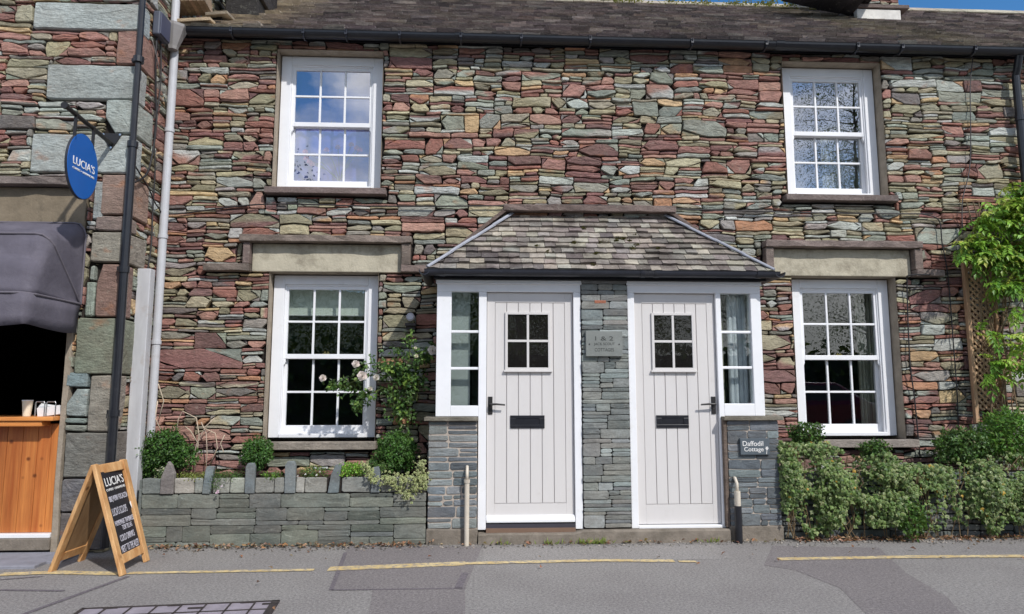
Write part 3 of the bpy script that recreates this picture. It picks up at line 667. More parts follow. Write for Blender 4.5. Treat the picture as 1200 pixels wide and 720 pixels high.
# frames with side lights
def frame(side):
    mb = MB(); y0, y1 = YP-.005, YP+.08
    if side == 'L':
        xo, xg0, xg1, xd0, xd1, xe = -.36, -.235, 0.0, .068, .818, .882
        zt, zg0, zg1, zb, zf = 2.205, 1.125, 2.095, 1.035, .105
    else:
        xe, xd0, xd1, xg0, xg1, xo = 1.292, 1.352, 2.072, 2.118, 2.385, 2.475
        zt, zg0, zg1, zb, zf = 2.205, 1.14, 2.09, 1.035, .105
    lo, hi = min(xo, xe), max(xo, xe)
    mb.box(lo, hi, y0, y1, 2.10, zt)                               # head
    mb.box(lo-.008, hi+.008, y0-.02, y0, 2.165, 2.20)              # drip moulding
    gl, gr = xg0, xg1
    if side == 'L':
        mb.box(xo, xg0, y0, y1, zb, 2.10); mb.box(xg1, xd0, y0, y1, zf, 2.10); mb.box(xd1, xe, y0, y1, zf, 2.10)
    else:
        mb.box(xg1, xo, y0, y1, zb, 2.10); mb.box(xd1, xg0, y0, y1, zf, 2.10); mb.box(xe, xd0, y0, y1, zf, 2.10)
    mb.box(xg0, xg1, y0, y1, zb, zg0)
    for i in (1, 2):
        z = zg0+(2.10-zg0)*i/3-.01*i; mb.box(xg0, xg1, y0+.012, y0+.05, z-.011, z+.011)
    if side == 'R': mb.box(xd0, xd1, y0-.004, y1, zf-.002, zf+.022)
    f = mb.build('door_frame', M_white, cot, bevel=.004)
    g = MB(); g.box(xg0-.004, xg1+.004, y0+.03, y0+.034, zg0-.004, 2.104); g.build('sidelight_pane', M_glass, f)
    return xd0, xd1
def door(x0, x1, z0, z1, y, handle_left, board):
    mb = MB(); th = .012; x0 += .004; x1 -= .004; z1 -= .004
    mb.box(x0, x1, y+th, y+.05, z0, z1)
    sd, tp, bt = .068, .085, .16
    wx0, wx1 = x0+(x1-x0)*.21, x0+(x1-x0)*.74
    wz0, wz1 = at(600, 434, y)[2], at(600, 366, y)[2]
    mb.box(x0, x0+sd, y, y+th, z0, z1); mb.box(x1-sd, x1, y, y+th, z0, z1); mb.box(x0+sd, x1-sd, y, y+th, z1-tp, z1); mb.box(x0+sd, x1-sd, y, y+th, z0, z0+bt)
    n = 6
    for i in range(n):
        a = x0+sd+(x1-x0-2*sd)*i/n+.0028; b = x0+sd+(x1-x0-2*sd)*(i+1)/n-.0028; mb.box(a, b, y+.0015, y+th, z0+bt+.004, z1-tp-.004)
    d = mb.build('door', M_door, cot, bevel=.0015, seg=1)
    mb = MB(); fr = .022                                           # glazed light
    mb.box(wx0, wx0+fr, y-.016, y, wz0, wz1); mb.box(wx1-fr, wx1, y-.016, y, wz0, wz1); mb.box(wx0+fr, wx1-fr, y-.016, y, wz1-fr, wz1); mb.box(wx0+fr, wx1-fr, y-.016, y, wz0, wz0+fr)
    mb.box(wx0-.012, wx1+.012, y-.026, y, wz0-.016, wz0)
    xm, zm = (wx0+wx1)/2, (wz0+wz1)/2
    mb.box(xm-.01, xm+.01, y-.013, y, wz0+fr, wz1-fr); mb.box(wx0+fr, xm-.01, y-.013, y, zm-.01, zm+.01); mb.box(xm+.01, wx1-fr, y-.013, y, zm-.01, zm+.01)
    mb.build('door_window', M_door, d, bevel=.002)
    mb = MB(); mb.box(wx0+fr-.004, wx1-fr+.004, y-.0022, y-.0004+.0015, wz0+fr-.004, wz1-fr+.004); mb.build('dark_backing', M_dback, d)  # thin dark sheet on the door face, painting the unlit hall
    mb = MB(); mb.box(wx0+fr-.003, wx1-fr+.003, y-.0065, y-.0035, wz0+fr-.003, wz1-fr+.003); mb.build('pane', M_dpane, d)
    mb = MB(); lx = x0+(x1-x0)*(.27 if handle_left else .245); lw = (x1-x0)*.395; lz0, lz1 = at(620, 502, y)[2], at(620, 487, y)[2]
    mb.box(lx, lx+lw, y-.008, y+.001, lz0, lz0+.028); mb.box(lx, lx+lw, y-.008, y+.001, lz1-.024, lz1); mb.box(lx, lx+.045, y-.008, y+.001, lz0+.028, lz1-.024); mb.box(lx+lw-.045, lx+lw, y-.008, y+.001, lz0+.028, lz1-.024)
    mb.box(lx+.045, lx+lw-.045, y-.004, y, lz0+.028, lz1-.024); mb.build('letterbox', M_black, d, bevel=.003)
    mb = MB(); hx = x0+.03 if handle_left else x1-.035; hz = at(600, 474, y)[2]; s_ = 1 if handle_left else -1
    mb.box(hx-.019, hx+.019, y-.008, y, hz-.085, hz+.065); mb.tube([(hx, y-.008, hz), (hx, y-.05, hz)], .011, 10); mb.tube([(hx, y-.05, hz), (hx+s_*.05, y-.053, hz+.002), (hx+s_*.125, y-.05, hz-.004)], [.011, .009, .0075], 8); mb.tube([(hx, y-.01, hz-.045), (hx, y, hz-.045)], .008)
    mb.build('handle', M_iron2, d, bevel=.002)
    if board:
        mb = MB(); mb.prism([(0, 0), (.035, 0), (.035, .02), (.012, .055), (0, .055)], (x0, y, z0+.012), (0, -1, 0), (0, 0, 1), -(x1-x0), 0); mb.build('weatherboard', M_white, d, bevel=.003)
    return d
M_iron2 = mat_plain('black iron fitting', S(34, 32, 32), .45, .5, var=.2, sc=30)
M_dpane = mat_glass('door glass', .05); M_dback = mat_plain('unlit hall painted dark', S(40, 34, 34), .9, .1, var=.3, sc=4)
xa, xb = frame('L'); door(xa, xb, .15, 2.10, YP+.028, True, True)
xa, xb = frame('R'); door(xa, xb, .133, 2.10, YP+.028, False, False)
# inside of the porch: side boards, partition and the inner wall
mb = MB()
mb.box(-.30, -.285, YP+.08, -.02, 0, 2.26, S(150, 152, 150)); mb.box(-.285, -.075, YP+.135, YP+.145, 0, 2.14, S(176, 180, 178)); mb.box(-.06, .9, -.05, -.03, 0, 2.26, S(84, 84, 70))
mb.box(1.05, 1.1, YP+.09, -.02, 0, 2.26, S(90, 88, 84)); mb.box(1.3, 2.3, -.05, -.03, 0, 2.26, S(120, 116, 104)); mb.box(2.40, 2.415, YP+.08, -.02, 0, 2.26, S(170, 170, 172))
for x in (2.245, 2.29, 2.335, 2.375): mb.tube([(x, YP+.15, 1.05), (x, YP+.15, 2.14)], .024, 10, S(205, 208, 214))
mb.box(2.13, 2.19, YP+.17, YP+.18, 1.05, 2.1, S(150, 146, 128))
mb.box(-.28, 2.4, YP+.08, -.05, .06, .10, S(90, 84, 80))
mb.build('porch_lining', M_attr, cot)
# central slate pier
GREYS = [S(132, 140, 138), S(116, 122, 122), S(144, 151, 149), S(108, 113, 112), S(126, 130, 126), S(138, 139, 133)]
PPI = lambda u, v, d: (u, YP-.025-d, v)
mb = MB(); slatework(mb, PPI, .885, 1.290, .115, 2.205, 61, ((.035, 3), (.06, 6), (.085, 9), (.11, 5)), .026, (.14, .40), GREYS, .0019, front=(-.006, .006), bev=.0025, band=.14, asp=(1.6, 4.5))
mb.box(.888, 1.287, YP-.010, -.06, .10, 2.203, m=1)
stone_poly(mb, PPI, [(1.0, 2.0), (1.10, 2.0), (1.10, 2.028), (1.0, 2.028)], .006, 0, S(168, 104, 80), .004, .002)
mb.build('pier', [M_slate, M_backing], cot)
# low piers with coping
for x0, x1, sd in ((-.415, -.002, -1), (2.118, 2.565, 1)):
    PL = lambda u, v, d: (u, -.495-d, v)
    mb = MB(); pal = [S(104, 112, 116), S(120, 128, 132), S(92, 98, 102), S(132, 138, 138)] if sd < 0 else [S(98, 104, 108), S(108, 114, 118), S(90, 96, 100), S(118, 126, 128)]
    slatework(mb, PL, x0, x1, .125, 1.0, 71+sd, ((.05, 4), (.08, 8), (.105, 8)), .036, (.13, .36), pal, .0055 if sd < 0 else .0032, bev=.003, band=.13, asp=(1.6, 4.2))
    if sd < 0: PS = lambda u, v, d: (x0-d, u, v)
    else: PS = lambda u, v, d: (x1+d, -u, v)
    slatework(mb, PS, (-.49 if sd < 0 else .0), (-.0 if sd < 0 else .49), .125, 1.0, 81+sd, ((.05, 4), (.08, 8), (.105, 8)), .036, (.13, .36), pal, .0045, bev=.003, band=.13, asp=(1.6, 4.2))
    mb.box(x0+.006, x1-.006, -.489, -.0, .10, 1.0, m=1)
    pr = mb.build('porch_pier', [M_slate, M_mortar], cot)
    mb = MB(); mb.box(x0-.035, x1+.035 if sd > 0 else x1+.002, -.535, -.0, 1.0, 1.032, S(118, 112, 100)); mb.build('coping', M_slab, pr, bevel=.005)
    mb = MB(); mb.box(x0-.008, x1+.004, -.505, 0, -.02, .122); mb.build('plinth', M_conc, pr, bevel=.008)
mb = MB(); mb.box(2.085, 2.115, -.50, YP, .115, 1.0, S(110, 96, 86)); mb.build('timber_post', M_slab, cot, bevel=.004)
# door step
mb = MB(); random.seed(3); n = 24; vs = []
for i in range(n+1):
    x = .006+(2.112-.006)*i/n; j = lambda s=.006: random.uniform(-s, s); zt = .104 if x > .88 else .085
    vs += [(x, -.525+j(), -.02), (x, -.52+j(.004), zt-.012+j(.003)), (x, -.508+j(.004), zt+j(.002)), (x, -.06, zt)]
mb.add(vs, [(4*i+k, 4*i+4+k, 4*i+5+k, 4*i+1+k) for i in range(n) for k in range(3)]+[(0, 1, 2, 3), (4*n+3, 4*n+2, 4*n+1, 4*n)]); mb.build('doorstep', M_conc, cot)
mb = MB(); mb.box(.07, .816, -.475, -.40, .084, .118, S(118, 94, 78)); mb.box(.07, .816, -.455, -.40, .118, .15, S(60, 58, 66)); mb.build('threshold', M_attr, cot)
# waste pipes by the porch
for nm, x, y, segs, lab in (('waste_pipe', at(547, 600, -.54)[0], -.545, ((.0, .50, .020, M_cream), (.50, .525, .025, M_cream)), 'thin cream waste pipe standing against the left slate porch pier'),
                            ('waste_pipe', at(865, 610, -.55)[0], -.555, ((.0, .30, .030, M_black), (.30, .42, .025, M_cream)), 'short waste pipe, black below and white above, against the right porch pier')):
    t = thing(nm, (x, y, 0), lab, 'pipe', 'waste pipes by the porch')
    for i, (a, b, r, m) in enumerate(segs):
        mb = MB(); mb.tube([(x, y, a), (x, y, b)], r, 14)
        if i == 0 and r > .03: mb.tube([(x, y, .17), (x, y, .20)], r+.006, 14)
        mb.build('pipe' if i == 0 else 'coupling', m, t)
    mb = MB(); z = segs[-1][1]; mb.tube([(x, y, z-.01), (x, y+.0, z+.06), (x, y+.04, z+.1), (x, -.49, z+.1)], .013, 10); mb.build('elbow', M_cream, t, smooth=True)

# ------------------------------------------------------------------ lettering
def lettering(name, txt, size, o, u, v, m, parent, width=None, height=None, depth=.0012, align='CENTER', shear=0, xs=1.0):
    cu = bpy.data.curves.new('lettering', 'FONT'); cu.body = txt; cu.size = size; cu.align_x = align; cu.align_y = 'CENTER'; cu.extrude = depth; cu.shear = shear
    ob = bpy.data.objects.new('tmp', cu); col.objects.link(ob); dg = bpy.context.evaluated_depsgraph_get(); dg.update()
    me = bpy.data.meshes.new_from_object(ob.evaluated_get(dg)); bpy.data.objects.remove(ob)
    o, u, v = Vector(o), Vector(u).normalized(), Vector(v).normalized(); n = u.cross(v)
    xsn = [p.co.x for p in me.vertices]; ysn = [p.co.y for p in me.vertices]
    k = width/(max(xsn)-min(xsn)) if width else 1; ky = height/(max(ysn)-min(ysn)) if height else k
    mx_, my_ = (max(xsn)+min(xsn))/2, (max(ysn)+min(ysn))/2
    for p in me.vertices: p.co = o+u*((p.co.x-mx_)*k)+v*((p.co.y-my_)*ky)+n*(p.co.z+depth)
    me.materials.clear(); me.materials.append(m)
    ob = bpy.data.objects.new(name, me); col.objects.link(ob)
    if parent: adopt(ob, parent)
    return ob
X, Z, Yv = (1, 0, 0), (0, 0, 1), (0, 1, 0)
# slate plaque on the pier
pq = thing('name_plaque', (1.085, YP-.05, 1.62), 'pale slate plaque with engraved lettering on the pier between the doors', 'plaque')
c = at(708, 403, YP-.05); px0, px1, z0, z1 = c.x-.158, c.x+.158, c.z-.108, c.z+.108
mb = MB(); mb.box(px0, px1, YP-.056, YP-.02, z0, z1); mb.build('slab', M_plaque, pq, bevel=.003)
for s_ in (-1, 1):
    mb = MB(); mb.tube([(c.x+s_*.128, YP-.059, c.z-.005), (c.x+s_*.128, YP-.05, c.z-.005)], .006, 8); mb.build('screw', M_iron2, pq)
M_eng = mat_plain('engraved line', S(76, 78, 75), .9, .1)
lettering('lettering', '1 & 2', .05, (c.x, YP-.0562, c.z+.045), X, Z, M_eng, pq, width=.155, height=.036, depth=.0006)
lettering('lettering', 'JACK SCOUT', .05, (c.x, YP-.0562, c.z-.005), X, Z, M_eng, pq, width=.18, height=.028, depth=.0006)
lettering('lettering', 'COTTAGES', .05, (c.x, YP-.0562, c.z-.052), X, Z, M_eng, pq, width=.165, height=.028, depth=.0006)
# house sign
hs = thing('house_sign', (2.38, -.51, .79), 'dark grey slate house sign with white lettering on the right porch pier', 'sign')
a, b = at(867, 514, -.515), at(902, 533, -.515)
mb = MB(); mb.box(a.x, b.x, -.522, -.497, b.z, a.z); mb.build('slab', M_grey, hs, bevel=.003)
cx, cz = (a.x+b.x)/2, (a.z+b.z)/2; w_, h_ = b.x-a.x, a.z-b.z
lettering('lettering', 'Daffodil', .05, (cx-.018, -.5222, cz+h_*.19), X, Z, M_chalk, hs, width=w_*.70, height=h_*.30)
lettering('lettering', 'Cottage', .05, (cx-.012, -.5222, cz-h_*.20), X, Z, M_chalk, hs, width=w_*.66, height=h_*.34)
mb = MB(); fx, fz = b.x-w_*.1, cz-h_*.10
for k in range(6):
    t = k*math.pi/3; mb.prism([(0, 0), (.010*math.cos(t-.4), .010*math.sin(t-.4)), (.017*math.cos(t), .017*math.sin(t)), (.010*math.cos(t+.4), .010*math.sin(t+.4))], (fx, -.5222, fz), X, Z, 0, .0015+k*.0001)
mb.bar((fx, -.5235, fz-.01), (fx-.006, -.5235, fz-.05), .003, .004); mb.build('flower_emblem', M_chalk, hs)

# ------------------------------------------------------------------ shop building on the left
shop = thing('stone_shop', (-4.2, -.65, 0), 'stone shop with big pale quoins and an open serving hatch at the left', 'shop')
YS = -.65; XC = -2.91
PSF = lambda u, v, d: (u, YS-d, v)
PSR = lambda u, v, d: (XC+d, u, v)
ohole = [(-5.2, -3.285, -.1, 2.55)]
mb = MB()
QU = [((40, 160, 4, 36), S(170, 175, 172)), ((137, 160, 37, 76), S(150, 116, 104)), ((55, 158, 77, 117), S(166, 172, 168)), ((124, 156, 118, 157), S(160, 166, 160)), ((37, 152, 158, 203), S(168, 173, 170)),
      ((119, 149, 205, 252), S(148, 124, 112)), ((109, 122, 213, 258), S(158, 166, 162)), ((113, 147, 253, 271), S(136, 122, 112)), ((107, 145, 272, 308), S(142, 136, 124)), ((113, 142, 310, 372), S(140, 112, 104)), ((100, 112, 330, 372), S(140, 150, 138)), ((106, 112, 311, 329), S(150, 158, 148)),
      ((89, 139, 373, 439), S(124, 128, 112)), ((78, 104, 436, 454), S(128, 146, 146)), ((78, 103, 455, 489), S(150, 160, 156)), ((76, 102, 490, 497), S(130, 140, 134)), ((76, 102, 498, 506), S(136, 142, 130)), ((104, 134, 440, 506), S(140, 134, 124)), ((76, 128, 507, 560), S(116, 112, 106)), ((72, 124, 561, 600), S(104, 104, 104)), ((70, 122, 601, 645), S(98, 96, 96))]
QH = []; random.seed(17); rows = []
for (p0, p1, q0, q1), c_ in QU:
    A, B = at(p0, (q0+q1)/2, YS), at(p1, (q0+q1)/2, YS); z1_, z0_ = at((p0+p1)/2, q0, YS)[2], at((p0+p1)/2, q1, YS)[2]
    corner = p1 > (q0 < 200 and 148 or 0) and (abs(B.x-XC) < .09)
    x1_ = XC+.014 if corner else B.x
    QH.append((A.x-.005, max(x1_, B.x)+.02, z0_-.004, z1_+.004))
    poly, _ = outline(A.x, x1_, z0_, z1_, 5, .004, .006, .005 if not corner else .003, .05, .003, .07)
    poly = [(min(x, x1_), y) for x, y in poly]
    stone_poly(mb, PSF, poly, .014, -.07, vary(c_, .06), .012, .0025)
    if corner: rows.append((z0_, z1_, c_))
# shop lintel over the awning, drip slab
la, lb = at(0, 262, YS), at(104, 218, YS)
LH = [(-5.2, lb.x, la.z-.05, lb.z+.07)]
rubble(mb, PSF, -5.2, XC+.012, 0, 6.0, ohole+QH+LH, 23, lambda u, v: .05, big=1.1)
plate(mb, PSF, -5.2, XC-.02, -.05, 6.0, ohole+[], -.04, m=1)
RH = []
for i, (z0_, z1_, c_) in enumerate(rows):
    ln = .34 if i % 2 else .17; RH.append((YS-.02, YS+ln+.005, z0_-.004, z1_+.004))
    poly, _ = outline(YS-.008, YS+ln, z0_, z1_, 6, .004, .006, .004, .08, .003, .07)
    stone_poly(mb, PSR, poly, .012, -.07, vary(c_, .08), .012, .0025)
rubble(mb, PSR, YS-.005, 2.6, 0, 6.0, RH, 29, lambda u, v: .1)
plate(mb, PSR, YS+.02, 3.2, -.05, 6.0, [], -.045, m=1)
mb.build('wall', [M_stone, M_backing], shop)
mb = MB(); mb.box(-5.2, lb.x-.005, YS-.006, YS+.2, la.z-.04, lb.z-.02); mb.build('lintel', M_lintel2 if 'M_lintel2' in globals() else mat_plain('dirty lintel', S(128, 116, 98), .9, .2, var=.2, sc=6, bs=.5, bsc=40, dirt=S(84, 78, 68), dirt_amt=.7), shop, bevel=.01)
slab('drip_slab', -5.2, lb.x+.0, lb.z-.015, lb.z+.05, YS-.08, S(120, 110, 104), parent=shop)
mb = MB(); random.seed(2)                                          # jamb with old mortar edge
zj = [0, .2, .5, .9, 1.3, 1.7, 2.0, 2.6]; vs = []
for z in zj: j = random.uniform(-.01, .01); vs += [(-3.305+j*.3, YS-.012, z), (-3.262+j, YS-.015, z), (-3.262+j, YS+.05, z), (-3.305, YS+.25, z)]
mb.add(vs, [(4*i+k, 4*i+(k+1) % 4, 4*i+4+(k+1) % 4, 4*i+4+k) for i in range(len(zj)-1) for k in (0, 1, 3)]); mb.build('jamb', M_render, shop)
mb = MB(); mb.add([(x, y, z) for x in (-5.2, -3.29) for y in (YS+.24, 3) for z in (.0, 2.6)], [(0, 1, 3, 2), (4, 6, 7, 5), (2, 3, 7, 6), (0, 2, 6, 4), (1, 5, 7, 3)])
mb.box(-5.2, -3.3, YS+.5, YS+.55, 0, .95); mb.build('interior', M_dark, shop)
mb = MB(); mb.box(-5.2, -3.30, YS-.035, YS+.2, .03, .118); mb.build('threshold', M_conc, shop, bevel=.006)
mb = MB(); mb.box(-5.2, -3.31, YS-.02, YS+.1, .12, .15); mb.build('sill_strip', M_white, shop, bevel=.003)
# counter
ctr = thing('serving_counter', (-4.2, YS, .15), 'orange varnished board counter in the shop hatch', 'counter')
mb = MB(); x = -5.0; random.seed(6); xs_ = [-3.312]
for w_ in (.075, .10, .115, .12, .11, .12, .115, .12, .12, .12, .12, .12, .12, .12): xs_.append(xs_[-1]-w_)
for a, b in zip(xs_, xs_[1:]): k = random.uniform(.82, 1.12); mb.box(b+.0015, a-.0015, YS+.03, YS+.06, .152, .99, (k, k*.98, k*.95))
mb.build('front_board', M_orange, ctr, bevel=.003)
mb = MB(); mb.box(-5.1, -3.312, YS-.10, YS+.32, 1.018, 1.05, (1, 1, 1)); mb.box(-5.1, -3.40, YS-.085, YS+.03, .975, 1.015, (.95, .92, .9)); mb.build('counter_top', M_orange2 if 'M_orange2' in globals() else mat_wood('counter board', S(224, 150, 82), S(184, 104, 48), 9, (.12, 1, 1), .35, False), ctr, bevel=.005)
# things on the counter
cx = at(31, 489, YS+.02).x; cp = thing('paper_cup', (cx, YS+.02, 1.05), 'cream paper cup at the left end of the counter rack', 'cup')
mb = MB(); mb.tube([(cx, YS+.02, 1.051), (cx, YS+.02, 1.175)], [.028, .038], 16); mb.build('cup_body', mat_plain('cream card', S(226, 214, 190), .8, .2), cp); mb = MB(); mb.tube([(cx, YS+.02, 1.172), (cx, YS+.02, 1.178)], .040, 16); mb.build('rim', M_white, cp)
nx = at(57, 478, YS+.04).x
nb = MB()
for i in range(5):
    nb.obox(Matrix.Translation((nx-.005*i+.01, YS+.03+.016*i, 1.09+.003*i)) @ Matrix.Rotation(R(4*i-8), 4, 'Y'), .088, .006, .036)
tag(nb.build('napkin_stack', M_white, bevel=.002), 'white paper napkins held in the wire rack on the counter', 'napkins')
rk = thing('wire_rack', (nx, YS+.05, 1.05), 'bent steel wire rack around the white napkins on the counter', 'rack')
for x in (nx-.05, nx+.035):
    mb = MB(); mb.tube([(x-.03, YS+.005, 1.052), (x-.03, YS+.005, 1.155), (x-.024, YS+.005, 1.165), (x+.034, YS+.005, 1.165), (x+.04, YS+.005, 1.155), (x+.04, YS+.005, 1.052)], .0045, 8); mb.build('wire_loop', M_steel, rk)
# awning: hooped canopy folding about a pivot
aw = thing('awning', (-3.2, YS, 1.95), 'folding grey canvas canopy over the shop hatch', 'awning')
pv = Vector((-3.205, YS-.03, 1.945)); RAD = .66
mb = MB(); path = []
for q in range(13): path.append(('top', -1.9+(1.9-.10)*q/12))
for q in range(1, 7):
    t = q/6*math.pi/2; path.append(('c', t))
for q in range(1, 7): path.append(('leg', q/6))
TH = 21; vs = []; random.seed(5)
for i in range(TH):
    th = math.pi/2*(1-i/(TH-1)); f = (i % 10)/10; sag = 1-.075*math.sin(math.pi*f) if i < TH-1 else 1
    for (kd, s_) in path:
        cr_ = .10
        if kd == 'top': rx, rr = s_, 1.0
        elif kd == 'c': rx, rr = -cr_+cr_*math.sin(s_), 1-(cr_/RAD)*(1-math.cos(s_))
        else: rx, rr = 0, (1-cr_/RAD)*(1-s_)
        r = RAD*rr*(1-(1-sag)*min(1, rr*1.1)); wr = (.028*noise.noise(Vector((rx*3.2, th*4, 2)))+.03*noise.noise(Vector((rx*13+th*9, th*4, 5))))*(1 if 0 < f else 0)
        vs.append(pv+Vector((rx-(1-sag)*.12*(kd == 'leg'), -math.cos(th)*(r+wr), math.sin(th)*(r+wr))))
n = len(path); mb.add(vs, [(i*n+k, (i+1)*n+k, (i+1)*n+k+1, i*n+k+1) for i in range(TH-1) for k in range(n-1)])
cvs = mb.build('canopy', M_canvas, aw, smooth=True); md = cvs.modifiers.new('s', 'SOLIDIFY'); md.thickness = .003
mb = MB(); vs = []; fp = [(-1.9+1.86*q/30, -RAD) for q in range(31)]+[(-.012, -RAD+.012)]+[(0, -RAD*(1-q/9)) for q in range(1, 10)]; nf = len(fp)
for z in (0, -.08, -.16, -.235):
    for q, (x, y) in enumerate(fp): wv = .016*math.sin(q*.9)*(-z/.24); vs.append(pv+Vector((x+(wv if y > -RAD+.02 else 0), y-.004+(wv if y <= -RAD+.02 else 0), z-(.014*math.sin(q*.55) if z < -.2 else 0))))
mb.add(vs, [(r*nf+k, (r+1)*nf+k, (r+1)*nf+k+1, r*nf+k+1) for r in range(3) for k in range(nf-1)])
vl = mb.build('valance', M_canvas, aw, smooth=True); md = vl.modifiers.new('s', 'SOLIDIFY'); md.thickness = .003
for th in (math.pi/2, math.pi/4, 0):
    mb = MB(); e = lambda rx, rr: pv+Vector((rx, -math.cos(th)*rr*RAD*1.008, math.sin(th)*rr*RAD*1.008))
    mb.tube([e(-1.9, 1), e(-.10, 1), e(-.05, .985), e(-.016, .92), e(0, .84), e(0, 0)], .009, 8); mb.build('rib', M_canvas2 if 'M_canvas2' in globals() else mat_plain('canvas seam', S(104, 99, 106), .8, .2), aw)
# hanging sign
sg = thing('hanging_sign', (-3.05, -.66, 3.3), 'blue oval shop sign with white lettering hanging from an iron bracket', 'sign')
mb = MB(); mb.prism([(-.085, .045), (.085, .045), (.05, -.02), (0, -.10), (-.03, -.06)], (-3.06, YS-.016, 3.335), X, Z, 0, .008); mb.build('wall_plate', M_iron2, sg, bevel=.001)
for x, z in ((-3.127, 3.368), (-2.993, 3.368), (-3.06, 3.255)):
    mb = MB(); mb.tube([(x, YS-.028, z), (x, YS-.02, z)], .009, 8); mb.build('bolt', M_steel, sg)
XS = -3.035
mb = MB(); mb.tube([(-3.06, YS-.02, 3.29), (XS, -1.36, 3.325)], .018, 10); mb.tube([(XS, -1.35, 3.325), (XS, -1.372, 3.325)], .026, 12); mb.build('arm', M_iron2, sg)
for y in (-1.22, -.98):
    mb = MB(); mb.box(XS-.012, XS+.012, y-.003, y+.003, 3.12, 3.32); mb.build('hanger', M_iron2, sg)
mb = MB(); poly = [(.20*math.cos(2*math.pi*k/48), .25*math.sin(2*math.pi*k/48)) for k in range(48)]
mb.prism(poly, (XS, -1.10, 2.95), (0, 1, 0), (0, 0, 1), -.012, .012); pn_ = mb.build('panel', M_blue, sg, bevel=.003)
mb = MB(); mb.prism([(.203*math.cos(2*math.pi*k/48), .253*math.sin(2*math.pi*k/48)) for k in range(48)], (XS, -1.10, 2.95), (0, 1, 0), (0, 0, 1), -.009, .009); mb.build('edge', M_gutter, sg)
lettering('lettering', "LUCIA'S", .1, (XS+.0122, -1.092, 2.965), Yv, Z, M_chalk, sg, width=.285, height=.062)
lettering('lettering', 'COFFEES + SANDWICHES', .03, (XS+.0122, -1.092, 2.905), Yv, Z, M_chalk, sg, width=.285, height=.016)
# pipes and boxes in the corner
mb = MB(); px = at(165, 5, -.70).x; mb.tube([(-2.872, -.70, 6.0), (-2.872, -.70, 3.2)], .024, 12); mb.tube([(-2.872, -.70, 3.25), (-2.872, -.70, .05)], .034, 14)
for z in (3.99, 3.25, 2.2, 1.05): mb.tube([(-2.872, -.70, z), (-2.872, -.70, z+.05)], .042, 14)
for z in (4.0, 2.22, 1.07): mb.box(-2.93, -2.86, -.70, -.66, z, z+.03)
mb.build('downpipe', M_black, shop)
mb = MB(); wx = -2.865
mb.tube([(wx-.012, -.09, 6.2), (wx-.012, -.09, 4.62)], .036, 14); mb.tube([(wx, -.085, 4.42), (wx, -.085, .60)], .036, 16)
for z in (3.62, 2.62, 1.66): mb.tube([(wx, -.085, z), (wx, -.085, z+.035)], .043, 16); mb.tube([(wx-.05, -.04, z+.02), (wx-.02, -.06, z+.02)], .014, 8)
dp = mb.build('downpipe', M_pipe, cot)
mb = MB(); hp = [(-1, -1), (1, -1), (1, 1), (-1, 1)]
vs = []
for z, s_ in ((4.62, .118), (4.595, .115), (4.42, .05), (4.39, .043)): 
    for k in range(8): t = math.pi/8+k*math.pi/4; vs.append((wx+.01+s_*1.05*math.cos(t), -.15+s_*math.sin(t), z))
mb.add(vs, [(r*8+k, r*8+(k+1) % 8, r*8+8+(k+1) % 8, r*8+8+k)[::-1] for r in range(3) for k in range(8)]+[tuple(range(8)), tuple(range(31, 23, -1))]); mb.build('hopper', mat_plain('grey hopper', S(146, 142, 140), .6, .3, var=.12), dp)
mb = MB(); mb.box(-2.905, -2.795, -.42, -.33, .0, 2.285); tag(mb.build('conduit_cover', M_trunk, bevel=.006), 'tall pale weathered conduit cover standing in the wall corner by the downpipe', 'conduit')
jb = thing('junction_box', (-2.88, -.35, 4.4), 'dark grey plastic cable box high on the shop side wall', 'box')
mb = MB(); mb.box(-2.898, -2.835, -.46, -.26, 4.38, 4.60); mb.build('box_body', mat_plain('grey plastic', S(84, 88, 100), .5, .4), jb, bevel=.012); mb = MB(); mb.box(-2.835, -2.825, -.45, -.27, 4.39, 4.59); mb.build('lid', mat_plain('grey plastic lid', S(76, 78, 96), .45, .4), jb, bevel=.004)
def cable(pts, r, lab, c=S(38, 36, 38)):
    mb = MB(); P_ = [Vector(p) for p in pts]; out = []
    for i in range(len(P_)-1):
        p0, p1, p2, p3 = P_[max(i-1, 0)], P_[i], P_[i+1], P_[min(i+2, len(P_)-1)]
        for k in range(6):
            t = k/6; out.append(.5*((2*p1)+(p2-p0)*t+(2*p0-5*p1+4*p2-p3)*t*t+(3*p1-p0-3*p2+p3)*t**3))
    out.append(P_[-1]); mb.tube(out, r, 6, c); return tag(mb.build('cable', M_attr, smooth=True), lab, 'cable', 'cables on the walls')
cable([(-2.88, -.4, 4.39), (-2.87, -.42, 4.2), (-2.88, -.36, 3.9), (-2.87, -.33, 3.6), (-2.875, -.36, 3.3), (-2.87, -.45, 3.1), (-2.875, -.62, 2.98)], .009, 'thick black cable curving down the shop side wall below the grey box')
cable([(-2.885, -.32, 4.39), (-2.87, -.30, 4.0), (-2.88, -.33, 3.5), (-2.87, -.3, 3.2), (-2.88, -.27, 2.8), (-2.87, -.28, 2.5), (-2.88, -.3, 2.28)], .007, 'black cable running down to the pale conduit cover', S(52, 50, 50))
cable([(-2.87, -.5, 4.3), (-2.86, -.4, 4.15), (-2.87, -.3, 4.05), (-2.86, -.2, 4.1)], .005, 'thin looping cable on the shop side wall beside the downpipe', S(120, 114, 110))
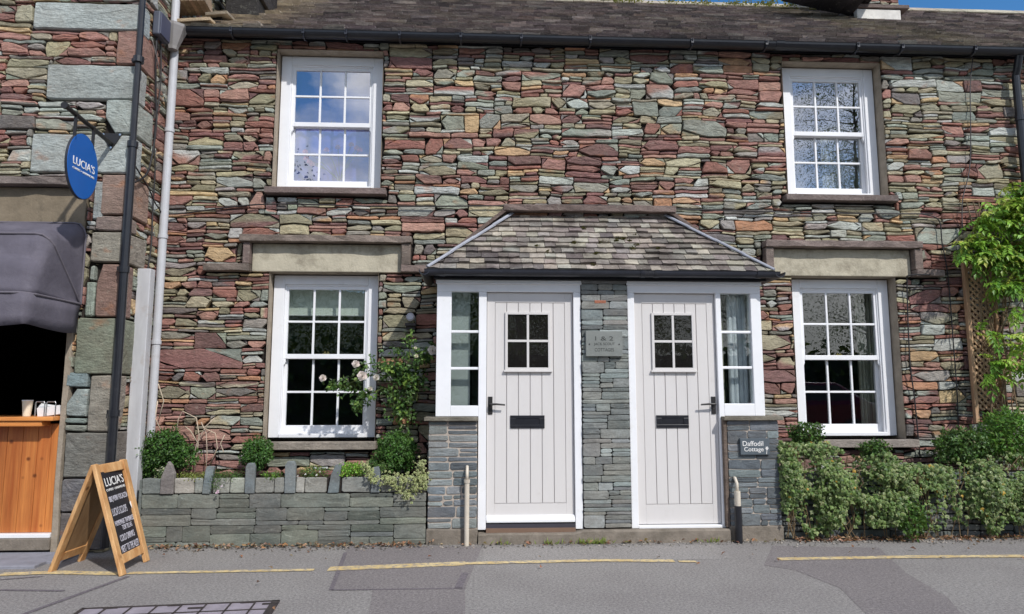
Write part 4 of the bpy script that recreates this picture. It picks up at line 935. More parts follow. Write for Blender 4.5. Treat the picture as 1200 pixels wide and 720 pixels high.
cable([(-2.87, -.66, 3.12), (-2.87, -.4, 3.0), (-2.87, -.2, 2.88), (-2.8, -.04, 2.86), (-2.0, -.03, 2.965), (-1.0, -.03, 2.96), (.0, -.03, 2.975), (1.1, -.03, 3.0), (1.95, -.03, 2.97), (2.9, -.03, 2.955), (3.6, -.03, 2.95), (4.4, -.03, 2.955)], .007, 'black cable running along the stone course below the upper windows', S(44, 40, 40))
cable([at(1135, 58, -.16), at(1140, 66, -.05), at(1137, 100, -.03), at(1137, 190, -.03), at(1128, 235, -.03), at(1128, 275, -.03)], .005, 'thin grey cable dropping from the gutter to the climber', S(74, 70, 70))
cable([at(1080, 251, -.03), at(1100, 258, -.03), at(1104, 285, -.03), at(1111, 325, -.03), at(1117, 400, -.03), at(1122, 470, -.03), at(1124, 550, -.03)], .006, 'black cable running down the wall left of the trellis')
cable([at(1090, 322, -.09), at(1066, 323, -.06), at(1063, 335, -.03), at(1066, 420, -.03), at(1072, 470, -.03), at(1078, 535, -.03)], .006, 'black cable running down beside the lower right window')
# wall lamp between window and porch
lp = at(481, 373, -.08); wl = thing('wall_lamp', (lp.x, -.03, lp.z), 'small round grey outdoor lamp on the wall above the rose', 'lamp')
mb = MB(); mb.tube([(lp.x, -.05, lp.z+.01), (lp.x, -.10, lp.z+.01)], .038, 18); mb.build('lamp_body', mat_plain('grey lamp', S(172, 170, 174), .5, .4), wl, bevel=.004)
mb = MB(); mb.tube([(lp.x, -.098, lp.z+.01), (lp.x, -.108, lp.z+.01)], .027, 18); mb.build('lens', mat_plain('lamp lens', S(190, 188, 196), .2, .5), wl)
mb = MB(); mb.box(lp.x-.05, lp.x+.05, -.075, -.01, lp.z-.07, lp.z-.045); mb.box(lp.x-.04, lp.x+.04, -.05, -.01, lp.z-.10, lp.z-.07); mb.build('bracket', M_iron, wl, bevel=.003)

# ------------------------------------------------------------------ planter wall on the left
plw = thing('planter_wall', (-1.5, -.49, 0), 'low grey slate planter wall with upright slates along its top', 'wall')
PW = lambda u, v, d: (u, -.49-d, v)
SL = [S(108, 112, 104), S(117, 121, 112), S(98, 102, 96), S(123, 126, 118), S(104, 107, 103)]
mb = MB(); slatework(mb, PW, -2.72, -.425, .0, .415, 91, ((.06, 3), (.09, 6), (.115, 9), (.15, 7)), .03, (.24, .60), SL, .0017, front=(-.004, .007), bev=.0025, band=.2, asp=(2.0, 4.2))
SL2 = [S(150, 150, 142), S(136, 138, 132), S(120, 122, 118), S(158, 154, 146)]
ups = [(196, .105, 'p'), (243, .075, 's'), (293, .075, 'r'), (340, .085, 'r'), (391, .115, 's2'), (440, .075, 'r2')]
uh = [(at(p, 560, -.5).x-w_/2, at(p, 560, -.5).x+w_/2, .40, .8) for p, w_, _ in ups]
slatework(mb, PW, -2.72, -.425, .418, .545, 93, ((.2, 1),), .12, (.24, .36), SL2, .003, holes=uh, front=(-.006, .004), bev=.006)
mb.box(-2.72, -.428, -.472, -.33, -.02, .53, m=1)
PWR = lambda u, v, d: (-2.72-d, -u, v)
mb.box(-2.74, -2.72, -.49, -.33, 0, .53, S(110, 116, 112), 0)
mb.build('wall_body', [M_slate, M_backing], plw)
for (p, w_, kd), h in zip(ups, uh):
    cx = (h[0]+h[1])/2; zt = at(p, {'p': 541, 's': 547, 'r': 543, 's2': 545, 'r2': 547}[kd] if p != 340 else 541, -.5).z; q = w_/2
    poly = {'p': [(-q, .42), (q, .42), (q*1.05, zt-.1), (q*.5, zt-.03), (0, zt), (-q*.5, zt-.06), (-q*.95, zt-.13)], 's': [(-q, .42), (q*.7, .42), (q*1.3, zt), (-q*.2, zt+.002), (-q*.5, zt-.03)],
            'r': [(-q, .42), (q, .42), (q*.95, zt-.03), (q*.6, zt), (-q*.6, zt), (-q*1.05, zt-.03)], 's2': [(-q*.8, .42), (q*.7, .42), (q*1.0, zt), (q*.2, zt), (-q*.4, zt-.08)], 'r2': [(-q, .42), (q, .42), (q*.95, zt-.05), (q*.6, zt), (-q*.9, zt-.01)]}[kd]
    mb = MB(); mb.prism([(a+cx, b) for a, b in poly], (0, -.495, 0), X, Z, -.035, .008, vary(S(112, 120, 122) if kd != 'p' else S(126, 120, 116), .06)); mb.build('coping_slate', M_slate, plw, bevel=.004)
mb = MB(); n = 40; vs = []; random.seed(1)
for i in range(n+1):
    for j in range(5): vs.append((-2.72+(2.72-.43)*i/n, -.34+.33*j/4, .48+.05*noise.noise(Vector((i*.3, j*.6, 0)))+.02*j/4))
mb.add(vs, [(i*5+j, (i+1)*5+j, (i+1)*5+j+1, i*5+j+1) for i in range(n) for j in range(4)]); tag(mb.build('soil', M_soil), kind='structure')
# low wall on the right under the ivy
mb = MB(); PG = lambda u, v, d: (u, -.44-d, v)
slatework(mb, PG, 2.575, 6.8, 0, .55, 95, ((.06, 4), (.09, 6), (.12, 6)), .03, (.18, .46), [S(100, 108, 106), S(112, 118, 116), S(92, 98, 98)], .004, front=(-.005, .006), bev=.006)
mb.box(2.575, 6.8, -.42, -.25, -.02, .54, m=1); tag(mb.build('garden_wall', [M_slate, M_backing]), 'low grey slate wall under the variegated ivy', 'wall')
sheet('soil', [(2.58, -.26), (6.8, -.26), (6.8, -.02), (2.58, -.02)], .5, M_soil)

# ------------------------------------------------------------------ foliage
def leafquad(mb, p, d, n, l, w_, c, fold=.25):
    d = d.normalized(); s_ = d.cross(n)
    if s_.length < 1e-4: return
    s_.normalize(); n = s_.cross(d)
    a = p; b = p+d*l*.45+s_*w_*.5+n*w_*fold; t = p+d*l-n*l*.12; e = p+d*l*.45-s_*w_*.5+n*w_*fold; m_ = p+d*l*.5
    mb.add([a, b, t, e, m_], [(0, 1, 4), (1, 2, 4), (2, 3, 4), (3, 0, 4)], c)
def rv(): return Vector((random.gauss(0, 1), random.gauss(0, 1), random.gauss(0, 1))).normalized()
def bush(mb, c, rad, n, l, w_, pal, seed, lump=.42, inner=.5):
    random.seed(seed); c = Vector(c)
    for i in range(n):
        d = rv(); k = 1+lump*noise.noise(d*2.2+Vector((seed, 0, 0)))+.12*noise.noise(d*6+Vector((seed, 5, 0)))
        r = k*random.uniform(inner, 1)**.6
        if random.random() < .06: r *= 1.1
        p = c+Vector((d.x*rad[0], d.y*rad[1], d.z*rad[2]))*r
        nn = (d+rv()*.7+Vector((0, -.1, .35))).normalized(); dd = (d*.5+rv()).normalized()
        leafquad(mb, p, dd, nn, l*random.uniform(.7, 1.25), w_*random.uniform(.7, 1.2), vary(random.choice(pal), .3, .1))
BOX = [(.04, .10, .02), (.06, .14, .028), (.09, .19, .036), (.03, .07, .018)]
def boxbush(px, py, y, rad, n, seed, lab, pal=BOX, l=.027, nm='box_shrub', cat='shrub', w_=.016, parts=(), group='box shrubs in the planter'):
    c = at(px, py, y); t = thing(nm, (c.x, c.y, c.z-rad[2]), lab, cat, {'leafy_shrub': 'leafy shrubs in the ivy bed', 'box_shrub': group}.get(nm)); mb = MB(); bush(mb, c, rad, n, l, w_, pal, seed)
    for q in parts: 
        cc_ = at(q[0], q[1], y); bush(mb, cc_, q[2], q[3], l, w_, pal, seed+3)
    mb.build('foliage', M_leaf, t)
    mb = MB(); random.seed(seed)
    for k in range(7): mb.tube([Vector((c.x, c.y, c.z-rad[2]-.05)), c+Vector((random.uniform(-.4, .4)*rad[0], random.uniform(-.4, .4)*rad[1], -rad[2]*.3)), c+Vector((random.uniform(-.8, .8)*rad[0], random.uniform(-.8, .8)*rad[1], rad[2]*.5))], [.008, .006, .003], 5, S(92, 74, 54))
    mb.build('stem', M_twig, t); return t
boxbush(193, 527, -.26, (.18, .16, .17), 4000, 1, 'large dark green clipped box shrub in front of the white downpipe', parts=((172, 543, (.12, .12, .14), 1200), (215, 535, (.12, .12, .10), 900)))
boxbush(301, 531, -.2, (.125, .12, .12), 2300, 2, 'small round green box shrub below the left window sill', pal=[(.045, .11, .025), (.06, .14, .03), (.085, .18, .04)])
boxbush(463, 530, -.24, (.17, .16, .17), 3600, 3, 'dense green box shrub under the rose beside the porch', pal=[(.045, .11, .022), (.065, .15, .03), (.09, .19, .04)])
# low plants in the planter, each its own tuft
def tuft(px, py, y, rad, n, l, w_, pal, seed, lab, nm, cat='plant', flowers=()):
    c = at(px, py-4, y)+Vector((0, 0, .025)); t = thing(nm, (c.x, c.y, .53), lab, cat, 'small plants in the planter'); mb = MB(); bush(mb, c, rad, n, l, w_, pal, seed, .5, .2); mb.build('foliage', M_leaf, t)
    if flowers:
        for k, (fx, fy, fc, fr) in enumerate(flowers):
            mb = MB(); blossom(mb, at(fx, fy, y-rad[1]), Vector((.1, -1, .2)), fr, fc, 40+k, 7); mb.build('flower', M_petal, t)
    return t
def blossom(mb, c, n, r, colr, seed, petals=18):
    random.seed(seed); n = n.normalized(); a = n.cross(Vector((0, 0, 1))).normalized(); b = a.cross(n)
    for k in range(petals):
        q = k/petals; t = k*2.4; rr = r*(.25+.75*q**.7); up = r*(.75*(1-q))
        d = a*math.cos(t)+b*math.sin(t); s_ = a*-math.sin(t)+b*math.cos(t)
        base = c+d*rr*.25; tip = c+d*rr+n*(up); w_ = rr*.62+r*.12
        cl = vary(mixc(colr, tuple(x*.82 for x in colr), 1-q), .05, .03)
        mid = c+d*rr*.75+n*(up*.75-.0)
        mb.add([base-s_*w_*.3, base+s_*w_*.3, mid+s_*w_*.55, tip+s_*w_*.2+n*r*.08, tip-s_*w_*.2+n*r*.08, mid-s_*w_*.55, mid-n*r*.12], [(0, 1, 6), (1, 2, 6), (2, 3, 6), (3, 4, 6), (4, 5, 6), (5, 0, 6)], cl)
YG = [(.20, .24, .05), (.26, .28, .08), (.15, .20, .05)]; MG = [(.07, .13, .03), (.10, .17, .04), (.05, .10, .03)]; LG = [(.17, .33, .04), (.22, .40, .05), (.12, .26, .03)]; PV = [(.30, .33, .20), (.36, .38, .24), (.14, .20, .08), (.44, .45, .30)]
tuft(228, 567, -.4, (.16, .10, .04), 700, .016, .010, YG, 1, 'yellow green stonecrop next to the pointed coping slate', 'stonecrop')
tuft(268, 566, -.42, (.12, .12, .05), 700, .018, .006, MG, 2, 'dark green trailing plant with a small pink flower hanging over the planter', 'trailing_plant', flowers=((255, 577, S(232, 200, 216), .020), (260, 570, S(240, 225, 232), .012)))
tuft(253, 572, -.50, (.05, .05, .09), 260, .016, .006, MG, 5, 'small leafy tuft trailing down the planter wall', 'trailing_plant')
tuft(366, 561, -.4, (.14, .10, .05), 600, .016, .012, MG+YG[:1], 3, 'low green plant with tiny white flowers in the planter', 'bedding_plant', flowers=((358, 556, S(240, 236, 230), .010), (371, 557, S(244, 240, 234), .011), (375, 553, S(240, 236, 230), .009), (349, 558, S(236, 232, 228), .009)))
tuft(412, 558, -.42, (.13, .10, .055), 800, .020, .016, LG, 4, 'bright lime green leafy plant between two coping slates', 'bedding_plant')
tuft(192, 563, -.42, (.07, .06, .06), 260, .022, .016, PV+MG, 8, 'pale sage leaved tuft behind the pointed coping slate', 'sage_plant')
tuft(320, 567, -.40, (.10, .10, .05), 420, .02, .014, MG+LG[:1], 31, 'small mid green plant in the planter in front of the round box shrub', 'bedding_plant')
tuft(445, 556, -.36, (.12, .12, .06), 500, .022, .016, MG, 32, 'dark green leafy plant beneath the rose at the right of the planter', 'bedding_plant')
tuft(203, 551, -.2, (.28, .06, .05), 500, .016, .008, [S(104, 92, 60), S(120, 100, 64), S(80, 86, 44)], 12, 'dry brownish low growth at the foot of the wall', 'ground_plant')
# ivy
def ivyleaf(mb, p, n, up, r, cg, ce):
    n = n.normalized(); s_ = up.cross(n)
    if s_.length < 1e-3: return
    s_.normalize(); u = n.cross(s_)
    sh = [(0, -.75, 0), (.55, -.55, .1), (.95, .05, .16), (.42, .22, .05), (0, 1.05, .2), (-.42, .22, .05), (-.95, .05, .16), (-.55, -.55, .1)]
    vs = [p+s_*a*r+u*(-b)*r-n*c*r for a, b, c in sh]+[p+n*r*.08]+[p+s_*a*r*.55+u*(-b)*r*.55+n*r*.03 for a, b, c in sh]
    k = 8; fs = [(i, (i+1) % k, 9+(i+1) % k, 9+i) for i in range(k)]+[(9+i, 9+(i+1) % k, 8) for i in range(k)]
    mb.add(vs, fs, [ce]*k+[cg]+[mixc(cg, ce, .3)]*k)
IV_G = [(.075, .14, .03), (.10, .175, .04), (.05, .095, .025), (.03, .065, .018), (.13, .20, .05)]; IV_E = [(.33, .39, .15), (.46, .49, .24), (.22, .30, .09), (.12, .19, .05)]
def ivy(x0, x1, top, n, seed, lab, gaps=(), y0=-.47):
    random.seed(seed); t = thing('ivy', ((x0+x1)/2, y0, 0), lab, 'ivy', 'variegated ivy plants'); mb = MB(); xm = (x0+x1)/2; hw = (x1-x0)/2
    stems = MB()
    for i in range(n):
        x = random.uniform(x0-.05, x1+.05); tp = top(x)+.05*noise.noise(Vector((x*9, seed, 0))); zl = .10+.16*noise.noise(Vector((x*7, seed*2.7, 5)))
        z = max(0, zl)+(tp-max(0, zl))*random.uniform(0, 1)**.85+.01
        e = max(0, 1-((x-xm)/(hw*1.15))**2)
        dn = noise.noise(Vector((x*4.5, z*5.5, seed*3.1)))
        if dn < -.17 and random.random() < .85: continue
        if any(((x-g[0])/g[2])**2+((z-g[1])/g[3])**2 < 1+.6*dn for g in gaps) and random.random() < .95: continue
        bul = .06+.10*e**.5+.11*dn*(.4+e)
        bul *= (.35+.65*min(1, z/.2))
        y = y0-bul*random.uniform(.35, 1)
        if z > tp-.16: y += (1-(tp-z)/.16)*random.uniform(0, .25)
        nn = Vector((random.gauss(0, .5)+.4*(x-xm)/hw, -1+random.gauss(0, .3), .45+random.gauss(0, .45)))
        up = Vector((random.gauss(0, .5), random.gauss(0, .3), 1))
        old = random.random() < .42
        cg = vary(random.choice(IV_G), .25, .08); ce = vary(random.choice(IV_E), .2, .06)
        if old: ce = mixc(cg, ce, .35)
        if random.random() < .012: cg = ce = vary(S(186, 150, 60))
        ivyleaf(mb, Vector((x, y, z)), nn, up, random.uniform(.012, .025), cg, ce)
    mb.build('foliage', M_leaf, t)
    for k in range(14):
        x = random.uniform(x0, x1); pts = []
        for q in range(6): z = top(x)*.95*(1-q/5)+.03; pts.append((x+random.gauss(0, .03), y0-.03-.05*random.random(), z))
        stems.tube(pts, .004, 5, S(110, 92, 66))
    stems.build('stem', M_twig, t)
ivy(2.60, 3.18, lambda x: .80-.25*max(0, (x-2.95)/.25)**2, 4300, 1, 'variegated ivy mound beside the right porch pier', gaps=((2.62, .10, .09, .16), (3.1, .18, .06, .18)))
ivy(3.08, 3.92, lambda x: .52+.20*math.exp(-((x-3.45)/.22)**2)+.1*max(0, (x-3.6)), 4600, 2, 'variegated ivy mound below the middle of the lower right window', gaps=((3.16, .16, .09, .17), (3.78, .26, .20, .13), (3.98, .22, .16, .14)))
ivy(3.80, 5.6, lambda x: .60+.10*min(1, max(0, (x-4.1)/.4)), 9600, 3, 'wide variegated ivy mound at the far right below the climber', gaps=((3.82, .2, .22, .2), (4.02, .08, .12, .09)))
DG = [(.04, .09, .02), (.06, .13, .025), (.09, .18, .035), (.03, .07, .016)]
boxbush(945, 508, -.42, (.14, .10, .09), 900, 21, 'dark green leafy shoots on top of the ivy next to the porch', DG, .03, 'leafy_shrub', w_=.02)
boxbush(1025, 528, -.42, (.12, .10, .09), 900, 22, 'small green shrub under the lower right window sill', DG, .028, 'leafy_shrub', w_=.018)
boxbush(1128, 523, -.3, (.26, .16, .15), 2600, 23, 'dark green shrub at the foot of the trellis', DG+[(.13, .22, .07)], .034, 'leafy_shrub', w_=.02)
boxbush(1185, 510, -.35, (.24, .2, .22), 2800, 24, 'glossy green shrub at the right edge above the ivy', [(.05, .13, .02), (.09, .21, .03), (.14, .28, .04)], .05, 'leafy_shrub', w_=.016)
boxbush(1068, 608, -.62, (.13, .06, .14), 900, 25, 'green fern like weed growing at the foot of the ivy wall', [(.05, .11, .02), (.08, .17, .03), (.11, .2, .04)], .03, 'leafy_weed', 'plant', w_=.02)
# pale ivy at the planter's right end
random.seed(77); t = thing('ivy', (-.5, -.5, .5), 'pale cream variegated ivy trailing over the right end of the planter', 'ivy', 'variegated ivy plants'); mb = MB()
for (pa, pb, n_) in (((448, 560), (495, 562), 150), ((492, 540), (497, 572), 150), ((428, 545), (442, 568), 80), ((455, 562), (478, 582), 100), ((478, 582), (496, 562), 90)):
    for i in range(n_):
        q = random.random(); p = at(pa[0]+(pb[0]-pa[0])*q, pa[1]+(pb[1]-pa[1])*q, -.52)+Vector((random.gauss(0, .022), random.gauss(0, .025), random.gauss(0, .025)))
        ivyleaf(mb, p, Vector((random.gauss(0, .5), -1, .4+random.gauss(0, .4))), Vector((random.gauss(0, .6), 0, 1)), random.uniform(.009, .017), vary(random.choice(IV_G), .2), vary(S(196, 196, 142), .15))
mb.build('foliage', M_leaf, t)
# climber on the trellis
tr = thing('trellis', (4.78, -.05, .9), 'narrow wooden lattice trellis on the wall behind the climber', 'trellis')
tx0, tx1, tz0, tz1 = 4.655, 4.925, .95, 2.47
for x in (tx0, tx1):
    mb = MB(); mb.box(x-.018, x+.018, -.075, -.035, tz0 if x == tx0 else tz0+.15, tz1, (.8, .74, .72)); mb.build('upright', M_trel, tr, bevel=.003)
for s_ in (-1, 1):
    mb = MB(); wd = tx1-tx0-.036; st = .062; k = -6
    while tz0+k*st < tz1:
        z = tz0+k*st; pts = []
        a, b = (0, z), (wd, z+wd)
        lo, hi = tz0+.12, tz1-.02
        t0 = max(0, (lo-a[1])/wd); t1 = min(1, (hi-a[1])/wd)
        if t1 > t0+.05:
            xa, xb = tx0+.018+wd*t0, tx0+.018+wd*t1
            if s_ < 0: xa, xb = tx0+tx1-xa, tx0+tx1-xb
            mb.bar((xa, -.05+s_*.0045, a[1]+wd*t0), (xb, -.05+s_*.0045, a[1]+wd*t1), .007, .019, (0, 0, 1), (1, 1, 1))
        k += 1
    mb.build('lattice', M_trel, tr)
cl = thing('climber', (4.85, -.1, .5), 'bright green climber with feathery leaves spilling over the trellis at the right edge', 'climber')
random.seed(44); st = MB(); fo = MB()
def spray(fo, p, d, l, pal):
    """pinnate leaf: drooping midrib with paired leaflets"""
    d = d.normalized(); sd = d.cross(Vector((0, 0, 1))); sd = sd.normalized() if sd.length > .1 else Vector((1, 0, 0)); n_ = 5
    c = random.choice(pal)
    for k in range(n_+1):
        q = p+d*l*k/n_+Vector((0, 0, -.35*l*(k/n_)**2)); dd = d+Vector((0, 0, -.8*k/n_)); up = (sd.cross(dd)).normalized()+rv()*.35
        if up.z < 0: up = -up
        if k == n_: leafquad(fo, q, dd, up, .068, .030, vary(c, .2, .08))
        else:
            for s_ in (-1, 1): leafquad(fo, q, sd*s_+dd*.6+rv()*.2+Vector((0, 0, -.35)), up, .064*random.uniform(.8, 1.15), .027, vary(c, .22, .08))
WG = [(.17, .33, .035), (.22, .40, .045), (.12, .26, .03), (.30, .44, .06), (.36, .42, .07), (.10, .22, .03)]
blobs = [((1185, 245), .30, .22, 95), ((1160, 300), .24, .17, 75), ((1195, 300), .25, .25, 70), ((1135, 290), .14, .16, 30), ((1180, 335), .18, .10, 32), ((1205, 225), .22, .14, 45), ((1147, 262), .16, .10, 25), ((1225, 280), .30, .4, 100), ((1165, 392), .06, .05, 5), ((1190, 400), .12, .12, 16), ((1165, 425), .12, .05, 12), ((1195, 430), .14, .07, 12), ((1160, 440), .08, .04, 6), ((1150, 388), .05, .04, 3), ((1190, 365), .08, .07, 6)]
for (pp, rx, rz, n_) in blobs:
    c = at(*pp, -.22)
    for i in range(n_):
        d = rv(); p = c+Vector((d.x*rx, d.y*.13-.03, d.z*rz))*random.uniform(.3, 1)
        dirn = Vector((random.gauss(-.1, .8), -abs(random.gauss(.5, .4)), random.gauss(-.1, .5))); spray(fo, p, dirn, random.uniform(.10, .17), WG)
fo.build('foliage', M_leaf, cl)
for k in range(12):
    x = random.uniform(4.66, 5.1); pts = [(x, -.08, .5)]
    for q in range(1, 9): pts.append((x+random.gauss(0, .05)+.03*q*(k % 3-.6), -.09-.02*random.random(), .5+.32*q))
    st.tube(pts, .006, 6, S(120, 100, 76))
st.build('stem', M_twig, cl)
# rose
ro = thing('rose_bush', (-.62, -.12, .55), 'climbing rose with pale pink blooms between the left window and the porch', 'rose')
random.seed(91); st = MB(); fo = MB()
def rpath(pp, y): return [at(a, b, y-.02*i) for i, (a, b) in enumerate(pp)]
branches = [((480, 545), (478, 500), (474, 450), (480, 415), (482, 392)), ((476, 480), (455, 440), (430, 440), (405, 452), (385, 452)), ((478, 470), (462, 435), (445, 425), (420, 428)), ((478, 455), (490, 430), (500, 415), (505, 408)), ((476, 500), (482, 460), (492, 445), (488, 470)), ((470, 470), (450, 455), (425, 465), (415, 475)), ((474, 445), (465, 425), (470, 405)), ((480, 490), (470, 470), (460, 460), (462, 480))]
for br in branches:
    P_ = rpath(br, -.12); st.tube(P_, [.007]+[.005]*(len(P_)-2)+[.003], 6, S(84, 92, 48))
    for a, b in zip(P_, P_[1:]):
        for i in range(10):
            p = a.lerp(b, random.random())+Vector((random.gauss(0, .035), random.gauss(-.02, .035), random.gauss(0, .035)))
            for k in range(5): leafquad(fo, p+rv()*.024, rv()+Vector((0, -.3, -.2)), Vector((random.gauss(0, .5), -.6, .7)), random.uniform(.030, .046), random.uniform(.020, .028), vary(random.choice([(.035, .075, .02), (.05, .105, .025), (.075, .145, .035), (.13, .22, .05)]), .25, .08))
for (px, py, rx, rz, n_) in ((475, 440, .20, .17, 330), (486, 420, .12, .11, 120), (468, 482, .13, .13, 150), (425, 460, .18, .07, 150), (418, 478, .07, .05, 60), (455, 430, .10, .06, 120), (500, 420, .05, .06, 60), (390, 452, .06, .03, 40), (470, 515, .10, .10, 110), (440, 540, .10, .05, 40)):
    c = at(px, py, -.17)
    for i in range(n_):
        d = rv()*random.uniform(.2, 1); p = c+Vector((d.x*rx, d.y*.1, d.z*rz))
        if noise.noise(p*9) < -.05: continue
        leafquad(fo, p, rv()+Vector((0, -.2, -.4)), Vector((random.gauss(0, .5), -.6, .7)), random.uniform(.034, .054), random.uniform(.024, .036), vary(random.choice([(.035, .08, .02), (.055, .12, .03), (.09, .17, .04), (.19, .31, .06)]), .25, .08))
for px, py in ((482, 392), (484, 399), (486, 409)): 
    for i in range(8): leafquad(fo, at(px, py, -.2)+rv()*.025, rv(), rv()+Vector((0, -1, .5)), .035, .024, vary((.2, .33, .08), .2))
fo.build('foliage', M_leaf, ro); st.build('stem', M_twig, ro)
for k, (px, py, r, c_) in enumerate(((378.5, 443.5, .032, S(252, 242, 238)), (417, 427, .034, S(252, 242, 238)), (424.5, 441, .044, S(252, 242, 238)), (507, 411, .044, S(252, 242, 238)), (488, 417.5, .018, S(246, 240, 220)), (441, 443, .030, S(240, 232, 226)), (487, 408, .014, S(246, 240, 226)), (434, 456, .02, S(240, 232, 224)))):
    mb = MB(); blossom(mb, at(px, py, -.31), Vector((random.gauss(0, .25)-.1, -1, .35)), r*1.12, c_, 100+k, 26); mb.build('bloom', M_petal, ro)
# bare dry stems left on the wall
ds = MB(); random.seed(19)
for pp in (((228, 560), (232, 535), (236, 510), (228, 490), (214, 482), (208, 492), (206, 510)), ((222, 552), (232, 520), (240, 500), (250, 490)), ((240, 556), (242, 530), (244, 508), (236, 495)), ((246, 548), (256, 525), (252, 508), (240, 502)), ((232, 520), (222, 505), (216, 500)), ((225, 545), (215, 560), (210, 566)), ((187, 450), (192, 470), (186, 490)), ((185, 470), (182, 490), (188, 505)), ((262, 530), (258, 520), (262, 510))):
    ds.tube([at(a+random.gauss(0, 1), b, -.05-random.random()*.06) for a, b in pp], .0045, 5, vary(S(186, 170, 148), .12))
tag(ds.build('dry_stem', M_twig, smooth=True), 'bare dry vine stems on the wall behind the box shrub', 'dead vine')
# leaf litter along the walls
lt = MB(); random.seed(55)
def litter(x0, x1, y, sp, n, pal):
    for i in range(n):
        x = random.uniform(x0, x1); p = Vector((x, y-abs(random.gauss(0, sp)), .008+random.random()*.02)); leafquad(lt, p, Vector((random.gauss(0, 1), random.gauss(0, 1), random.gauss(0, .25))), Vector((random.gauss(0, .4), random.gauss(0, .4)-.3, 1)), random.uniform(.02, .05), random.uniform(.012, .03), vary(random.choice(pal), .3, .1), .35)
BR = [S(140, 98, 74), S(116, 80, 62), S(156, 116, 86), S(94, 68, 56), S(170, 140, 112)]
litter(2.65, 6.5, -.47, .06, 900, BR); litter(-2.6, -.45, -.51, .045, 300, BR+[S(150, 130, 100), S(120, 104, 84)]); litter(-.45, 2.6, -.53, .03, 90, BR+[S(110, 100, 60)]); litter(-3.0, 4.5, -.6, .5, 30, BR)
GT = [S(90, 84, 80), S(120, 112, 104), S(70, 64, 60), S(150, 140, 130)]
for i in range(900):                                                # grit gathered at the foot of the walls
    x = random.uniform(-2.7, 6.4); p = Vector((x, -.50-abs(random.gauss(0, .10)), .004)); a = random.uniform(.004, .011)
    lt.add([p+Vector((-a, -a*.7, 0)), p+Vector((a, -a*.6, 0)), p+Vector((a*.8, a*.7, 0)), p+Vector((-a*.7, a*.8, 0)), p+Vector((0, 0, a*1.1))], [(0, 1, 4), (1, 2, 4), (2, 3, 4), (3, 0, 4)], vary(random.choice(GT), .2))
tag(lt.build('leaf_litter', M_leaf), 'dry brown fallen leaves along the foot of the walls', 'fallen leaves', kind='stuff')
random.seed(4); gr = MB()
for cx_, n_ in ((.86, 26), (1.0, 40), (.6, 14), (.2, 10), (1.9, 12)):
    for i in range(n_): p = Vector((cx_+random.gauss(0, .05), -.535-random.random()*.02, 0)); leafquad(gr, p, Vector((random.gauss(0, .5), random.gauss(-.2, .3), 1)), Vector((0, -1, .2)), random.uniform(.03, .07), .008, vary(S(120, 136, 64), .25))
tag(gr.build('weeds', M_leaf), 'sparse grass blades growing along the door step', 'weeds', kind='stuff')
# concrete edging in front of the shop
mb = MB(); mb.box(-5.2, at(57, 660, 0, 2).x, -1.12, -.98, -.02, .022); mb.box(-5.2, -3.05, -.98, -.67, -.02, .016); tag(mb.build('kerb', M_kerb, bevel=.006), kind='structure')

# ------------------------------------------------------------------ sandwich board
ab = thing('sandwich_board', (-2.68, -1.1, 0), 'pine framed chalkboard A-board standing in front of the shop', 'a-board')
NR, FR, NL, FL = Vector((-2.415, -1.36, 0)), Vector((-2.44, -.915, 0)), Vector((-2.965, -1.225, 0)), Vector((-2.935, -.875, 0))
AN, AF = Vector((-2.685, -1.30, .735)), Vector((-2.665, -.895, .735))
def leaf_frame(N_, F_, out, front):
    u = (F_-N_).normalized(); up = ((AN+AF)/2-(N_+F_)/2).normalized(); n_ = u.cross(up).normalized()
    if n_.dot(out) < 0: n_ = -n_
    p = thing
    mb = MB(); wd = .062
    mb.bar(N_+u*wd/2, AN+u*wd/2, wd, .026, n_); mb.bar(F_-u*wd/2, AF-u*wd/2, wd, .026, n_)
    a, b = N_+u*wd, F_-u*wd; a2, b2 = AN+u*wd, AF-u*wd
    mb.bar(a.lerp(a2, .955), b.lerp(b2, .955), .056, .022, n_.cross(u)); 
    mb.v = mb.v; mb.bar(a.lerp(a2, .14), b.lerp(b2, .14), .056, .022, n_.cross(u))
    fr_ = mb.build('front_frame' if front else 'back_frame', M_pine, ab, bevel=.004)
    return u, up, n_
def ab_frame(N_, F_, front):
    u0 = (F_-N_).normalized(); mid = lambda s, t: N_.lerp(AN, t).lerp(F_.lerp(AF, t), s)
    up = (mid(.5, 1)-mid(.5, 0)).normalized(); n_ = u0.cross(up).normalized()
    if not front: n_ = n_
    def bar2(s0, t0, s1, t1, wd, th, off=0):
        a, b = mid(s0, t0)+n_*off, mid(s1, t1)+n_*off; d = (b-a).normalized(); sdv = n_.cross(d).normalized()
        M = Matrix.Translation((a+b)/2) @ Matrix((d, sdv, n_)).transposed().to_4x4(); return M, (b-a).length/2, wd/2, th/2
    mb = MB()
    for q in ((.07, 0, .07, 1.0, .062, .026), (.93, 0, .93, 1.0, .062, .026), (.14, .95, .86, .95, .062, .022), (.14, .13, .86, .13, .062, .022)):
        M, a, b, c = bar2(*q); mb.obox(M, a, b, c, (1, 1, 1))
    fr_ = mb.build('front_frame' if front else 'back_frame', M_pine, ab, bevel=.004)
    M, a, b, c = bar2(.5, .165, .5, .915, (mid(.86, .5)-mid(.14, .5)).length+.01, .008, -.004 if front else 0.0)
    pb = MB(); pb.obox(M, a, b, c, (1, 1, 1)); pb.build('blackboard' if front else 'back_panel', M_board if front else M_ply, ab)
    return u0, up, n_, mid
u, up, n_, mid = ab_frame(NR, FR, True); ab_frame(NL, FL, False)
if n_.x < 0: n_ = -n_
W5 = (mid(.86, .5)-mid(.14, .5)).length
